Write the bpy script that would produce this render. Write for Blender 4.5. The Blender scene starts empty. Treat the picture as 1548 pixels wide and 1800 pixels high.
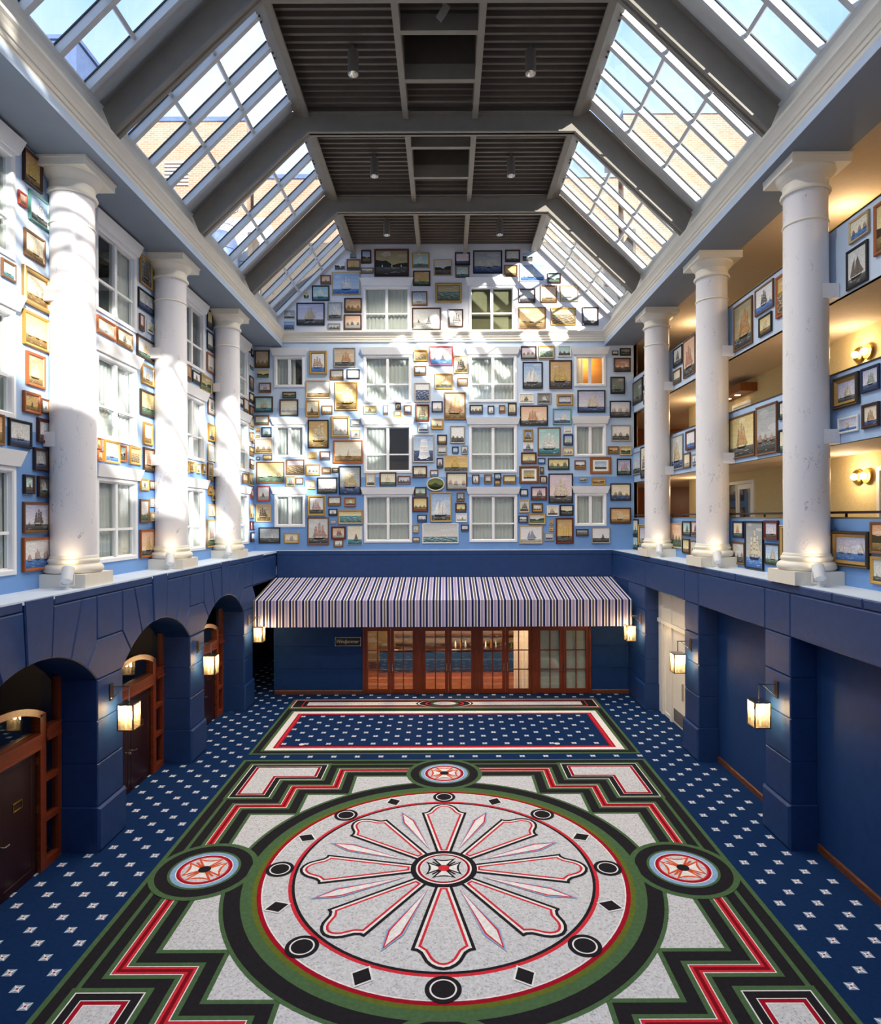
import bpy, bmesh, math, random
from math import pi, sin, cos, tan, radians, sqrt, hypot, atan2
from mathutils import Vector, Matrix
from mathutils.geometry import tessellate_polygon

random.seed(7)
scene = bpy.context.scene
COL = scene.collection

# ---------------------------------------------------------------- camera
H, F = 7.0, 1125.0                       # eye height in metres, focal length in pixels of a 1548 px wide frame
cam_data = bpy.data.cameras.new('camera')
cam_data.sensor_fit = 'HORIZONTAL'
cam_data.sensor_width = 36.0
cam_data.lens = F / 1548 * 36.0
cam_data.shift_x = (774 - 783) / 1548
cam_data.shift_y = (909.7 - 900) / 1548
cam_data.clip_end = 300
cam = bpy.data.objects.new('camera', cam_data)
cam.location = (0, 0, H)
cam.rotation_euler = (pi / 2, 0.0035, 0)
COL.objects.link(cam)
scene.camera = cam

# ---------------------------------------------------------------- colour management
vs = scene.view_settings
vs.view_transform = 'Standard'
vs.look = 'None'
vs.gamma = 1.0
vs.use_curve_mapping = False
vs.exposure = 1.28
SKY_STRENGTH = 0.70
SUN_STRENGTH = 4.3

# ---------------------------------------------------------------- sky
world = bpy.data.worlds.new('sky')
scene.world = world
world.use_nodes = True
wn, wl = world.node_tree.nodes, world.node_tree.links
bg = wn['Background']
tc = wn.new('ShaderNodeTexCoord')
nz = wn.new('ShaderNodeTexNoise'); nz.inputs['Scale'].default_value = 2.2; nz.inputs['Detail'].default_value = 5
rp = wn.new('ShaderNodeValToRGB')
rp.color_ramp.elements[0].position = 0.42; rp.color_ramp.elements[0].color = (0.30, 0.50, 0.92, 1)
rp.color_ramp.elements[1].position = 0.72; rp.color_ramp.elements[1].color = (0.78, 0.86, 1.0, 1)
wl.new(tc.outputs['Generated'], nz.inputs['Vector'])
wl.new(nz.outputs['Fac'], rp.inputs['Fac'])
wl.new(rp.outputs['Color'], bg.inputs['Color'])
bg.inputs['Strength'].default_value = SKY_STRENGTH

# ---------------------------------------------------------------- sun: low, from behind the camera on the right
SUN_DIR = Vector((-0.74, 1.0, -0.46)).normalized()
sd = bpy.data.lights.new('sun', 'SUN')
sd.energy = SUN_STRENGTH
sd.color = (1.0, 0.95, 0.86)
sd.angle = radians(0.8)
so = bpy.data.objects.new('sun', sd)
so.rotation_euler = SUN_DIR.to_track_quat('-Z', 'Y').to_euler()
so.location = (30, -40, 40)
COL.objects.link(so)

# ---------------------------------------------------------------- helpers
def lin(h):
    """sRGB hex or 0-255 triple to linear rgb"""
    if isinstance(h, str):
        h = [int(h[i:i + 2], 16) for i in (0, 2, 4)]
    r = []
    for c in h:
        c = c / 255.0
        r.append(c / 12.92 if c <= 0.04045 else ((c + 0.055) / 1.055) ** 2.4)
    return tuple(r)

def mat(name, rgb, rough=0.6, metal=0.0, spec=0.5, noise=0.0, nscale=8.0, bump=0.0, bscale=60.0, stretch=None):
    m = bpy.data.materials.new(name); m.use_nodes = True
    n, l = m.node_tree.nodes, m.node_tree.links
    p = n['Principled BSDF']
    p.inputs['Base Color'].default_value = (*rgb, 1)
    p.inputs['Roughness'].default_value = rough
    p.inputs['Metallic'].default_value = metal
    p.inputs['Specular IOR Level'].default_value = spec
    t = n.new('ShaderNodeTexCoord')
    src = t.outputs['Object']
    if stretch:
        mp = n.new('ShaderNodeMapping'); mp.inputs['Scale'].default_value = stretch
        l.new(src, mp.inputs['Vector']); src = mp.outputs['Vector']
    if noise:
        z = n.new('ShaderNodeTexNoise'); z.inputs['Scale'].default_value = nscale; z.inputs['Detail'].default_value = 4
        l.new(src, z.inputs['Vector'])
        r = n.new('ShaderNodeValToRGB')
        r.color_ramp.elements[0].position = .3; r.color_ramp.elements[1].position = .7
        r.color_ramp.elements[0].color = (*[c * (1 - noise) for c in rgb], 1)
        r.color_ramp.elements[1].color = (*[min(1, c * (1 + noise)) for c in rgb], 1)
        l.new(z.outputs['Fac'], r.inputs['Fac']); l.new(r.outputs['Color'], p.inputs['Base Color'])
    if bump:
        z2 = n.new('ShaderNodeTexNoise'); z2.inputs['Scale'].default_value = bscale; z2.inputs['Detail'].default_value = 3
        l.new(src, z2.inputs['Vector'])
        b = n.new('ShaderNodeBump'); b.inputs['Strength'].default_value = bump; b.inputs['Distance'].default_value = .01
        l.new(z2.outputs['Fac'], b.inputs['Height']); l.new(b.outputs['Normal'], p.inputs['Normal'])
    return m

def mat_attr(name, rough=0.7, spec=0.3, noise=0.0, nscale=30.0, speck=False, coat=0.0):
    """colour from the mesh attribute 'Col'; with speck, its alpha turns on a fine two-tone fleck"""
    m = bpy.data.materials.new(name); m.use_nodes = True
    n, l = m.node_tree.nodes, m.node_tree.links
    p = n['Principled BSDF']
    p.inputs['Roughness'].default_value = rough
    p.inputs['Specular IOR Level'].default_value = spec
    p.inputs['Coat Weight'].default_value = coat
    a = n.new('ShaderNodeAttribute'); a.attribute_name = 'Col'
    col = a.outputs['Color']
    t = n.new('ShaderNodeTexCoord')
    if noise:
        z = n.new('ShaderNodeTexNoise'); z.inputs['Scale'].default_value = nscale; z.inputs['Detail'].default_value = 5
        l.new(t.outputs['Object'], z.inputs['Vector'])
        mr = n.new('ShaderNodeMapRange'); mr.inputs['From Min'].default_value = .3; mr.inputs['From Max'].default_value = .7
        mr.inputs['To Min'].default_value = 1 - noise; mr.inputs['To Max'].default_value = 1 + noise
        l.new(z.outputs['Fac'], mr.inputs['Value'])
        mx = n.new('ShaderNodeVectorMath'); mx.operation = 'SCALE'
        l.new(col, mx.inputs[0]); l.new(mr.outputs['Result'], mx.inputs['Scale'])
        col = mx.outputs['Vector']
    if speck:
        z = n.new('ShaderNodeTexNoise'); z.inputs['Scale'].default_value = 26; z.inputs['Detail'].default_value = 8; z.inputs['Roughness'].default_value = .8
        l.new(t.outputs['Object'], z.inputs['Vector'])
        r = n.new('ShaderNodeMapRange'); r.inputs['From Min'].default_value = .52; r.inputs['From Max'].default_value = .62
        l.new(z.outputs['Fac'], r.inputs['Value'])
        mu = n.new('ShaderNodeMath'); mu.operation = 'MULTIPLY'
        l.new(a.outputs['Alpha'], mu.inputs[0]); l.new(r.outputs['Result'], mu.inputs[1])
        mu2 = n.new('ShaderNodeMath'); mu2.operation = 'MULTIPLY'; mu2.inputs[1].default_value = .85
        l.new(mu.outputs[0], mu2.inputs[0])
        mx2 = n.new('ShaderNodeMix'); mx2.data_type = 'RGBA'
        l.new(mu2.outputs[0], mx2.inputs['Factor']); l.new(col, mx2.inputs['A'])
        mx2.inputs['B'].default_value = (.20, .22, .27, 1)
        col = mx2.outputs['Result']
    l.new(col, p.inputs['Base Color'])
    return m

def mat_glass(name, tint=(1, 1, 1), refl=0.10, rough=0.02):
    m = bpy.data.materials.new(name); m.use_nodes = True
    n, l = m.node_tree.nodes, m.node_tree.links
    n.remove(n['Principled BSDF'])
    tr = n.new('ShaderNodeBsdfTransparent'); tr.inputs['Color'].default_value = (*tint, 1)
    gl = n.new('ShaderNodeBsdfGlossy'); gl.inputs['Roughness'].default_value = rough
    gl.inputs['Color'].default_value = (.95, .97, 1, 1)
    lw = n.new('ShaderNodeLayerWeight'); lw.inputs['Blend'].default_value = .5
    pw = n.new('ShaderNodeMath'); pw.operation = 'POWER'; pw.inputs[1].default_value = 5
    l.new(lw.outputs['Facing'], pw.inputs[0])
    fr = n.new('ShaderNodeMath'); fr.operation = 'MULTIPLY'; fr.inputs[1].default_value = 1 - refl
    l.new(pw.outputs[0], fr.inputs[0])
    ad = n.new('ShaderNodeMath'); ad.operation = 'ADD'; ad.inputs[1].default_value = refl / 2; ad.use_clamp = True
    mx = n.new('ShaderNodeMixShader')
    l.new(fr.outputs[0], ad.inputs[0]); l.new(ad.outputs[0], mx.inputs[0])
    l.new(tr.outputs[0], mx.inputs[1]); l.new(gl.outputs[0], mx.inputs[2])
    l.new(mx.outputs[0], n['Material Output'].inputs['Surface'])
    return m

def mat_emit(name, rgb, strength):
    m = bpy.data.materials.new(name); m.use_nodes = True
    n, l = m.node_tree.nodes, m.node_tree.links
    n.remove(n['Principled BSDF'])
    e = n.new('ShaderNodeEmission'); e.inputs['Color'].default_value = (*rgb, 1); e.inputs['Strength'].default_value = strength
    l.new(e.outputs[0], n['Material Output'].inputs['Surface'])
    return m

class MB:
    """collects polygons; build() links them as one mesh object"""
    def __init__(s): s.v = []; s.f = []; s.c = []; s.mi = []
    def face(s, pts, col=None, mi=0):
        i = len(s.v); s.v += [tuple(p) for p in pts]; s.f.append(tuple(range(i, i + len(pts)))); s.c.append(col); s.mi.append(mi); return s
    def add(s, verts, faces, col=None, mi=0, T=None):
        i = len(s.v)
        s.v += [tuple(T(*p)) if T else tuple(p) for p in verts]
        for f in faces: s.f.append(tuple(i + k for k in f)); s.c.append(col); s.mi.append(mi)
        return s
    def box(s, x0, x1, y0, y1, z0, z1, col=None, mi=0, T=None):
        v = [(x0, y0, z0), (x1, y0, z0), (x1, y1, z0), (x0, y1, z0), (x0, y0, z1), (x1, y0, z1), (x1, y1, z1), (x0, y1, z1)]
        return s.add(v, [(3, 2, 1, 0), (4, 5, 6, 7), (0, 1, 5, 4), (1, 2, 6, 5), (2, 3, 7, 6), (3, 0, 4, 7)], col, mi, T)
    def prism(s, poly, c0, c1, T=lambda a, b, c: (a, b, c), bevel=0.0, col=None, mi=0):
        """polygon (a, b) extruded from c0 to c1, front edge chamfered by bevel"""
        n = len(poly)
        if area(poly) < 0: poly = poly[::-1]
        loops = [[(a, b, c0) for a, b in poly]]
        if bevel:
            loops.append([(a, b, c1 - bevel) for a, b in poly]); loops.append([(a, b, c1) for a, b in offset(poly, -bevel)])
        else: loops.append([(a, b, c1) for a, b in poly])
        v = [p for L in loops for p in L]; f = []
        for k in range(len(loops) - 1):
            for i in range(n):
                j = (i + 1) % n; f.append((k * n + i, k * n + j, (k + 1) * n + j, (k + 1) * n + i))
        m = (len(loops) - 1) * n
        top = [p[:2] for p in loops[-1]]
        for t in tri(top): f.append(tuple(m + k for k in t))
        for t in tri([p[:2] for p in loops[0]]): f.append(tuple(reversed(t)))
        return s.add(v, f, col, mi, T)
    def lathe(s, prof, seg=32, cx=0, cy=0, col=None, mi=0, T=None, a0=0, a1=2 * pi):
        full = abs(a1 - a0 - 2 * pi) < 1e-6
        ns = seg if full else seg + 1
        v = [(cx + r * cos(a0 + (a1 - a0) * k / seg), cy + r * sin(a0 + (a1 - a0) * k / seg), z) for r, z in prof for k in range(ns)]
        f = []
        for i in range(len(prof) - 1):
            for k in range(seg):
                k2 = (k + 1) % ns if full else k + 1
                f.append((i * ns + k, i * ns + k2, (i + 1) * ns + k2, (i + 1) * ns + k))
        return s.add(v, f, col, mi, T)
    def tube(s, p, q, r, seg=8, col=None, mi=0, T=None):
        p, q = Vector(p), Vector(q); d = (q - p).normalized()
        u = d.orthogonal().normalized(); w = d.cross(u)
        v = []
        for e in (p, q):
            for k in range(seg): v.append(e + r * (cos(2 * pi * k / seg) * u + sin(2 * pi * k / seg) * w))
        f = [(k, (k + 1) % seg, seg + (k + 1) % seg, seg + k) for k in range(seg)]
        f += [tuple(range(seg - 1, -1, -1)), tuple(range(seg, 2 * seg))]
        return s.add(v, f, col, mi, T)
    def ring(s, x0, x1, y0, y1, prof, col=None, mi=0, T=None, cols=None):
        """mitred rectangular frame; prof is a list of (inset, height)"""
        v = []; f = []
        for i, h in prof: v += [(x0 + i, y0 + i, h), (x1 - i, y0 + i, h), (x1 - i, y1 - i, h), (x0 + i, y1 - i, h)]
        base = len(s.v)
        s.v += [tuple(T(*p)) if T else p for p in v]
        for k in range(len(prof) - 1):
            for j in range(4):
                s.f.append(tuple(base + q for q in (k * 4 + j, k * 4 + (j + 1) % 4, (k + 1) * 4 + (j + 1) % 4, (k + 1) * 4 + j)))
                s.c.append(cols[k] if cols else col); s.mi.append(mi)
        return s
    def build(s, name, mats, parent=None, loc=None, rot=None, smooth=False):
        me = bpy.data.meshes.new(name)
        me.from_pydata([tuple(p) for p in s.v], [], s.f)
        if not isinstance(mats, (list, tuple)): mats = [mats]
        for m in mats: me.materials.append(m)
        if len(mats) > 1: me.polygons.foreach_set('material_index', s.mi)
        if any(c is not None for c in s.c):
            at = me.color_attributes.new('Col', 'FLOAT_COLOR', 'CORNER'); buf = []
            for f, c in zip(s.f, s.c):
                c = c or (1, 1, 1); c = tuple(c) + ((0.0,) if len(c) == 3 else ())
                buf += list(c) * len(f)
            at.data.foreach_set('color', buf)
        if smooth: me.polygons.foreach_set('use_smooth', [True] * len(me.polygons))
        me.update()
        return link(name, me, parent, loc, rot)

def link(name, me, parent=None, loc=None, rot=None):
    o = bpy.data.objects.new(name, me); COL.objects.link(o)
    if parent: o.parent = parent
    if loc: o.location = loc
    if rot: o.rotation_euler = rot
    return o
def dup(o, parent, loc=None, rot=None):
    c = o.copy(); COL.objects.link(c); c.parent = parent
    if loc is not None: c.location = loc
    if rot is not None: c.rotation_euler = rot
    return c
def dup_tree(root, loc, label, rotz=None, mirror=None):
    r = root.copy(); COL.objects.link(r); r.location = loc; r['label'] = label
    if rotz is not None: r.rotation_euler = (0, 0, rotz)
    for ch in list(root.children):
        c = ch.copy(); COL.objects.link(c); c.parent = r
        for g in list(ch.children):
            d = g.copy(); COL.objects.link(d); d.parent = c
    return r
def smooth_by_angle(o, a=40):
    me = o.data
    me.polygons.foreach_set('use_smooth', [True] * len(me.polygons))
    bm = bmesh.new(); bm.from_mesh(me)
    bmesh.ops.remove_doubles(bm, verts=bm.verts, dist=1e-5)
    for e in bm.edges:
        e.smooth = not (len(e.link_faces) == 2 and e.calc_face_angle(0) > radians(a))
    bm.to_mesh(me); bm.free()
def thing(name, label, cat, loc=(0, 0, 0), rot=(0, 0, 0), group=None):
    o = bpy.data.objects.new(name, None); COL.objects.link(o); o.empty_display_size = .1
    o.location = loc; o.rotation_euler = rot; tag(o, label, cat, group); return o
def tag(o, label, cat, group=None):
    o['label'] = label; o['category'] = cat
    if group: o['group'] = group
    return o
def struct(o): o['kind'] = 'structure'; return o
def struct_empty(name, loc=(0, 0, 0), rot=(0, 0, 0)):
    o = bpy.data.objects.new(name, None); COL.objects.link(o); o.empty_display_size = .1
    o.location = loc; o.rotation_euler = rot; return struct(o)

def area(p): return .5 * sum(p[i][0] * p[(i + 1) % len(p)][1] - p[(i + 1) % len(p)][0] * p[i][1] for i in range(len(p)))
def offset(poly, d):
    """move every edge of a counter-clockwise polygon outward by d"""
    n = len(poly); out = []
    for i in range(n):
        p0, p1, p2 = poly[i - 1], poly[i], poly[(i + 1) % n]
        def nrm(a, b):
            dx, dy = b[0] - a[0], b[1] - a[1]; L = hypot(dx, dy) or 1e-9
            return dy / L, -dx / L
        n1, n2 = nrm(p0, p1), nrm(p1, p2)
        k = 1 + n1[0] * n2[0] + n1[1] * n2[1]
        k = max(k, .25)
        out.append((p1[0] + d * (n1[0] + n2[0]) / k, p1[1] + d * (n1[1] + n2[1]) / k))
    return out
def tri(poly):
    if len(poly) <= 4 and convex(poly):
        return [tuple(range(len(poly)))]
    r = []
    for t in tessellate_polygon([[Vector((a, b, 0)) for a, b in poly]]):
        a, b, c = [poly[k] for k in t]
        if (b[0] - a[0]) * (c[1] - a[1]) - (b[1] - a[1]) * (c[0] - a[0]) < 0: t = (t[0], t[2], t[1])
        r.append(tuple(t))
    return r
def convex(p):
    sg = 0
    for i in range(len(p)):
        a, b, c = p[i - 1], p[i], p[(i + 1) % len(p)]
        z = (b[0] - a[0]) * (c[1] - b[1]) - (b[1] - a[1]) * (c[0] - b[0])
        if abs(z) < 1e-12: continue
        if sg and (z > 0) != (sg > 0): return False
        sg = z
    return True
def holed(outer, holes):
    """triangles of a polygon with holes -> (points, faces)"""
    loops = [outer] + holes
    pts = [q for L in loops for q in L]
    f = []
    for t in tessellate_polygon([[Vector((a, b, 0)) for a, b in L] for L in loops]):
        a, b, c = [pts[k] for k in t]
        if (b[0] - a[0]) * (c[1] - a[1]) - (b[1] - a[1]) * (c[0] - a[0]) < 0: t = (t[0], t[2], t[1])
        f.append(tuple(t))
    return pts, f

# wall frames: a runs to the right as seen from the room, b runs up, c comes out into the room
YB, WL, WR = 27.75, -8.33, 8.17          # far wall, left wall, right balcony fronts
NL, NR = -7.32, 7.22                     # faces of the navy ground floor
LEDGE = 5.58
ROT = {'B': (pi / 2, 0, 0), 'L': (pi / 2, 0, pi / 2), 'R': (pi / 2, 0, -pi / 2)}
def frame(side, plane):
    if side == 'B': return lambda a, b, c: (a, plane - c, b)
    if side == 'L': return lambda a, b, c: (plane + c, a, b)
    return lambda a, b, c: (plane - c, -a, b)
def at(side, plane, h, z):
    if side == 'B': return (h, plane, z)
    return (plane, h, z)
def rect(a0, a1, b0, b1): return [(a0, b0), (a1, b0), (a1, b1), (a0, b1)]

# ---------------------------------------------------------------- materials
M = {}
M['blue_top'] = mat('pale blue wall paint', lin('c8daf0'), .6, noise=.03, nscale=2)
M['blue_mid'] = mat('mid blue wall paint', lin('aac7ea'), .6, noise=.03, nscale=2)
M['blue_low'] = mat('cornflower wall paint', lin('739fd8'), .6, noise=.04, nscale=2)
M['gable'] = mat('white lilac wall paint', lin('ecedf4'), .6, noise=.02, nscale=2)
M['ledge'] = mat('ledge paint', lin('d3e0ee'), .55, noise=.04, nscale=3)
M['white'] = mat('cream white trim paint', lin('f1ebdc'), .5, noise=.02, nscale=3)
M['window_white'] = mat('white window paint', lin('f3f4f5'), .4, noise=.02, nscale=3)
M['navy'] = mat('navy wall paint', lin('1b3b6c'), .6, spec=.15, noise=.10, nscale=4, bump=.25, bscale=140)
M['navy_rough'] = mat('navy stone paint', lin('1c3e72'), .42, spec=.45, noise=.12, nscale=5, bump=.5, bscale=110)
M['navy_dark'] = mat('dark passage paint', lin('101c38'), .6)  # navy darkened to stand in for shade
M['soffit'] = mat('grey blue soffit paint', lin('818d9c'), .7, noise=.03, nscale=1.5)
M['steel'] = mat('taupe painted steel', lin('8d8579'), .5, spec=.35, noise=.06, nscale=3)
M['deck'] = mat('taupe corrugated decking', lin('665c51'), .5, spec=.5, noise=.08, nscale=3)
M['bar'] = mat('pale glazing bar paint', lin('d9d9d6'), .45, noise=.03, nscale=4)
M['gasket'] = mat('black glazing gasket', lin('15171c'), .6)
M['sky_glass'] = mat_glass('skylight glass', (.96, .98, 1), .05)
M['win_glass'] = mat_glass('window glass', (.97, .985, .975), .10)
M['door_glass'] = mat_glass('door glass', (.93, .93, .9), .10)
M['lamp_glass'] = None
M['corridor'] = mat('straw wallcovering', lin('dcc48c'), .8, noise=.08, nscale=30, bump=.2, bscale=200)
M['corridor_ceil'] = mat('tan corridor ceiling', lin('d3bfa3'), .8, noise=.03)
M['corridor_dark'] = mat('chestnut panelling', lin('8a4a1e'), .35, noise=.15, nscale=3, stretch=(6, 6, .6))
M['wood'] = mat('mahogany', lin('7c3314'), .35, spec=.5, noise=.35, nscale=5, stretch=(9, 9, .7))
M['wood_dark'] = mat('dark mahogany door', lin('2a0f0a'), .3, spec=.5, noise=.3, nscale=5, stretch=(9, 9, .7))
M['base_wood'] = mat('brown baseboard', lin('6b3d22'), .35, noise=.4, nscale=7, stretch=(1, 1, 6))
M['brass'] = mat('brass', lin('c9a24e'), .3, 1.0)
M['chrome'] = mat('satin nickel', lin('cfc8bd'), .25, 1.0)
M['bronze'] = mat('bronze lantern metal', lin('8d7b66'), .3, 1.0)
M['fixture'] = mat('brushed aluminium', lin('a19c96'), .4, .8)
M['fixture_white'] = mat('white fixture enamel', lin('f4f4f2'), .4)
M['reflector'] = mat('polished reflector', lin('f2efe8'), .15, 1.0)
M['bulb'] = mat_emit('warm bulb', (1, .72, .36), 34)
M['bulb_soft'] = mat_emit('warm globe', (1, .74, .42), 6)
M['black'] = mat('black lacquer', lin('0c0c0f'), .35)
M['canvas'] = mat_attr('painted canvas', .7, .12, .2, 26)
M['frame'] = mat_attr('picture frame finish', .38, .45, .16, 45)
M['carpet'] = mat_attr('woven carpet', .95, .08, .12, 14, speck=True)
M['awning'] = mat_attr('awning canvas', .8, .2, .05, 40)
M['plain_attr'] = mat_attr('printed finish', .5, .3, .05, 20)
M['roofing'] = mat('pale roof membrane', lin('b9b7b0'), .8, noise=.08, nscale=1)
M['zinc'] = mat('blue grey roof metal', lin('6f7fa0'), .5, .3, noise=.15, nscale=3)
M['louvre'] = mat('pale louvre metal', lin('d8d4cf'), .5, noise=.1)
M['room'] = mat('dim room plaster', lin('6b5f50'), .8)
M['room_warm'] = mat('amber room plaster', lin('c98a3e'), .7)
M['blind'] = mat('pale green roller blind', lin('c9d6cb'), .8, noise=.04)

def fabric(name, rgb, trans=.35):
    m = mat(name, rgb, .9, noise=.06, nscale=18)
    n, l = m.node_tree.nodes, m.node_tree.links
    t = n.new('ShaderNodeBsdfTranslucent'); t.inputs['Color'].default_value = (*rgb, 1)
    x = n.new('ShaderNodeMixShader'); x.inputs[0].default_value = trans
    l.new(n['Principled BSDF'].outputs[0], x.inputs[1]); l.new(t.outputs[0], x.inputs[2])
    l.new(x.outputs[0], n['Material Output'].inputs['Surface'])
    return m
def seeded():
    m = bpy.data.materials.new('frosted lantern glass'); m.use_nodes = True
    n, l = m.node_tree.nodes, m.node_tree.links
    n.remove(n['Principled BSDF'])
    tr = n.new('ShaderNodeBsdfTransparent'); tr.inputs['Color'].default_value = (1, .96, .88, 1)
    tl = n.new('ShaderNodeBsdfTranslucent'); tl.inputs['Color'].default_value = (1, .86, .66, 1)
    x = n.new('ShaderNodeMixShader'); x.inputs[0].default_value = .075
    l.new(tr.outputs[0], x.inputs[1]); l.new(tl.outputs[0], x.inputs[2]); l.new(x.outputs[0], n['Material Output'].inputs['Surface'])
    return m
M['lamp_glass'] = seeded()
M['curtain'] = fabric('pale sage curtain', lin('eef3ee'))
M['curtain_white'] = fabric('white drape', lin('eef0f2'))

def marble():
    m = mat('white veined marble', lin('eceaec'), .35, spec=.5)
    n, l = m.node_tree.nodes, m.node_tree.links
    p = n['Principled BSDF']; t = n.new('ShaderNodeTexCoord')
    mp = n.new('ShaderNodeMapping'); mp.inputs['Rotation'].default_value = (.3, .5, .9); mp.inputs['Scale'].default_value = (1.0, 1.0, .55)
    l.new(t.outputs['Object'], mp.inputs['Vector'])
    z = n.new('ShaderNodeTexNoise'); z.inputs['Scale'].default_value = 4.2; z.inputs['Detail'].default_value = 9; z.inputs['Distortion'].default_value = 1.9
    l.new(mp.outputs[0], z.inputs['Vector'])
    s = n.new('ShaderNodeMath'); s.operation = 'SUBTRACT'; s.inputs[1].default_value = .5
    a = n.new('ShaderNodeMath'); a.operation = 'ABSOLUTE'
    l.new(z.outputs['Fac'], s.inputs[0]); l.new(s.outputs[0], a.inputs[0])
    z2 = n.new('ShaderNodeTexNoise'); z2.inputs['Scale'].default_value = 5; z2.inputs['Detail'].default_value = 3
    l.new(mp.outputs[0], z2.inputs['Vector'])
    r2 = n.new('ShaderNodeMapRange'); r2.inputs['From Min'].default_value = .52; r2.inputs['From Max'].default_value = .66
    l.new(z2.outputs['Fac'], r2.inputs['Value'])
    r = n.new('ShaderNodeMapRange'); r.inputs['From Min'].default_value = .0; r.inputs['From Max'].default_value = .010
    r.inputs['To Min'].default_value = 1; r.inputs['To Max'].default_value = 0
    l.new(a.outputs[0], r.inputs['Value'])
    mu = n.new('ShaderNodeMath'); mu.operation = 'MULTIPLY'; l.new(r.outputs[0], mu.inputs[0]); l.new(r2.outputs[0], mu.inputs[1])
    mx = n.new('ShaderNodeMix'); mx.data_type = 'RGBA'
    mx.inputs['A'].default_value = (*lin('eceaec'), 1); mx.inputs['B'].default_value = (*lin('858792'), 1)
    l.new(mu.outputs[0], mx.inputs['Factor']); l.new(mx.outputs['Result'], p.inputs['Base Color'])
    return m
M['marble'] = marble()

def brick():
    m = mat('tan brickwork', lin('d9a877'), .9)
    n, l = m.node_tree.nodes, m.node_tree.links
    p = n['Principled BSDF']; t = n.new('ShaderNodeTexCoord')
    mp = n.new('ShaderNodeMapping'); mp.inputs['Rotation'].default_value = (pi / 2, 0, 0)
    b = n.new('ShaderNodeTexBrick')
    b.inputs['Color1'].default_value = (.44, .275, .165, 1); b.inputs['Color2'].default_value = (.37, .22, .125, 1)
    b.inputs['Mortar'].default_value = (.52, .40, .29, 1); b.inputs['Scale'].default_value = 1.0
    b.inputs['Brick Width'].default_value = .30; b.inputs['Row Height'].default_value = .10; b.inputs['Mortar Size'].default_value = .012
    l.new(t.outputs['Object'], mp.inputs['Vector']); l.new(mp.outputs[0], b.inputs['Vector'])
    l.new(b.outputs['Color'], p.inputs['Base Color'])
    return m
M['brick'] = brick()

# ---------------------------------------------------------------- floor: navy carpet woven with white star motifs
navy_c, sq_c, star_c, red_c = lin('122e58'), lin('8fa3bd'), lin('f2f0ee'), lin('9c2a36')
def motif(mb, x, y, z, s=.0765):
    mb.face([(x - s, y - s, z), (x + s, y - s, z), (x + s, y + s, z), (x - s, y + s, z)], sq_c)
    k = s * .42; c = (x, y, z + .0006)
    tips = [(x - s, y - s), (x, y - k), (x + s, y - s), (x + k, y), (x + s, y + s), (x, y + k), (x - s, y + s), (x - k, y)]
    for i in (0, 2, 4, 6):
        a, b, d = tips[i - 1], tips[i], tips[(i + 1) % 8]
        mb.face([(a[0], a[1], z + .0006), (b[0], b[1], z + .0006), (d[0], d[1], z + .0006), c], star_c)
    r = s * .24
    mb.face([(x - r, y - r, z + .0012), (x + r, y - r, z + .0012), (x + r, y + r, z + .0012), (x - r, y + r, z + .0012)], red_c)
GX, GY, PX, PY = -6.06, 9.188, .69, .684
fl = MB()
fl.face([(-10, -2.3, 0), (10.2, -2.3, 0), (10.2, 34, 0), (-10, 34, 0)], navy_c)
def in_rug(x, y): return -5.9 < x < 5.8 and (y < 18.56 or 18.87 < y < 24.75)
for i in range(-5, 22):
    for j in range(-2, 36):
        for ox, oy in ((0, 0), (.5, .5)):
            x, y = GX + (i + ox) * PX, GY + (j + oy) * PY
            if in_rug(x, y) or not (-8.6 < x < 7.7) or y > 33 or (y > 25.4 and x > -6.9): continue
            motif(fl, x, y, .001)
floor = struct(fl.build('floor', M['carpet']))

# ---------------------------------------------------------------- left wall of the ground floor: arcade of stone blocks
PIERS = [9.09, 13.97, 18.85, 23.73]
AR, AZ = 2.634, 1.796
def arc(t, r=AR): return AZ + sqrt(r * r - t * t)
T = frame('L', NL - .04)
out = [(-2.2, 0)]
hs = 1.925
for k, c in enumerate([4.21] + PIERS):
    out += [(c - .515, 0), (c + .515, 0)] if k else [(c + .515, 0)]
    if c < 23:
        a = c + 2.44
        out += [(a + t, arc(t, AR + .012)) for t in [-hs + 2 * hs * q / 20 for q in range(21)]]
out += [(PIERS[-1] + .515, 4.40), (YB, 4.40), (YB, 5.5), (-2.2, 5.5)]
wl_ = MB().prism(out, -.94, 0, T)
wall_left = struct(wl_.build('wall_left', M['navy']))
def block(poly, parent, TT, c0=-.0, c1=.04, bev=.022, gap=.009, m='navy_rough', name='stone_block'):
    if area(poly) < 0: poly = poly[::-1]
    return MB().prism(offset(poly, -gap), c0, c1, TT, bev).build(name, M[m], parent)
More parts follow.
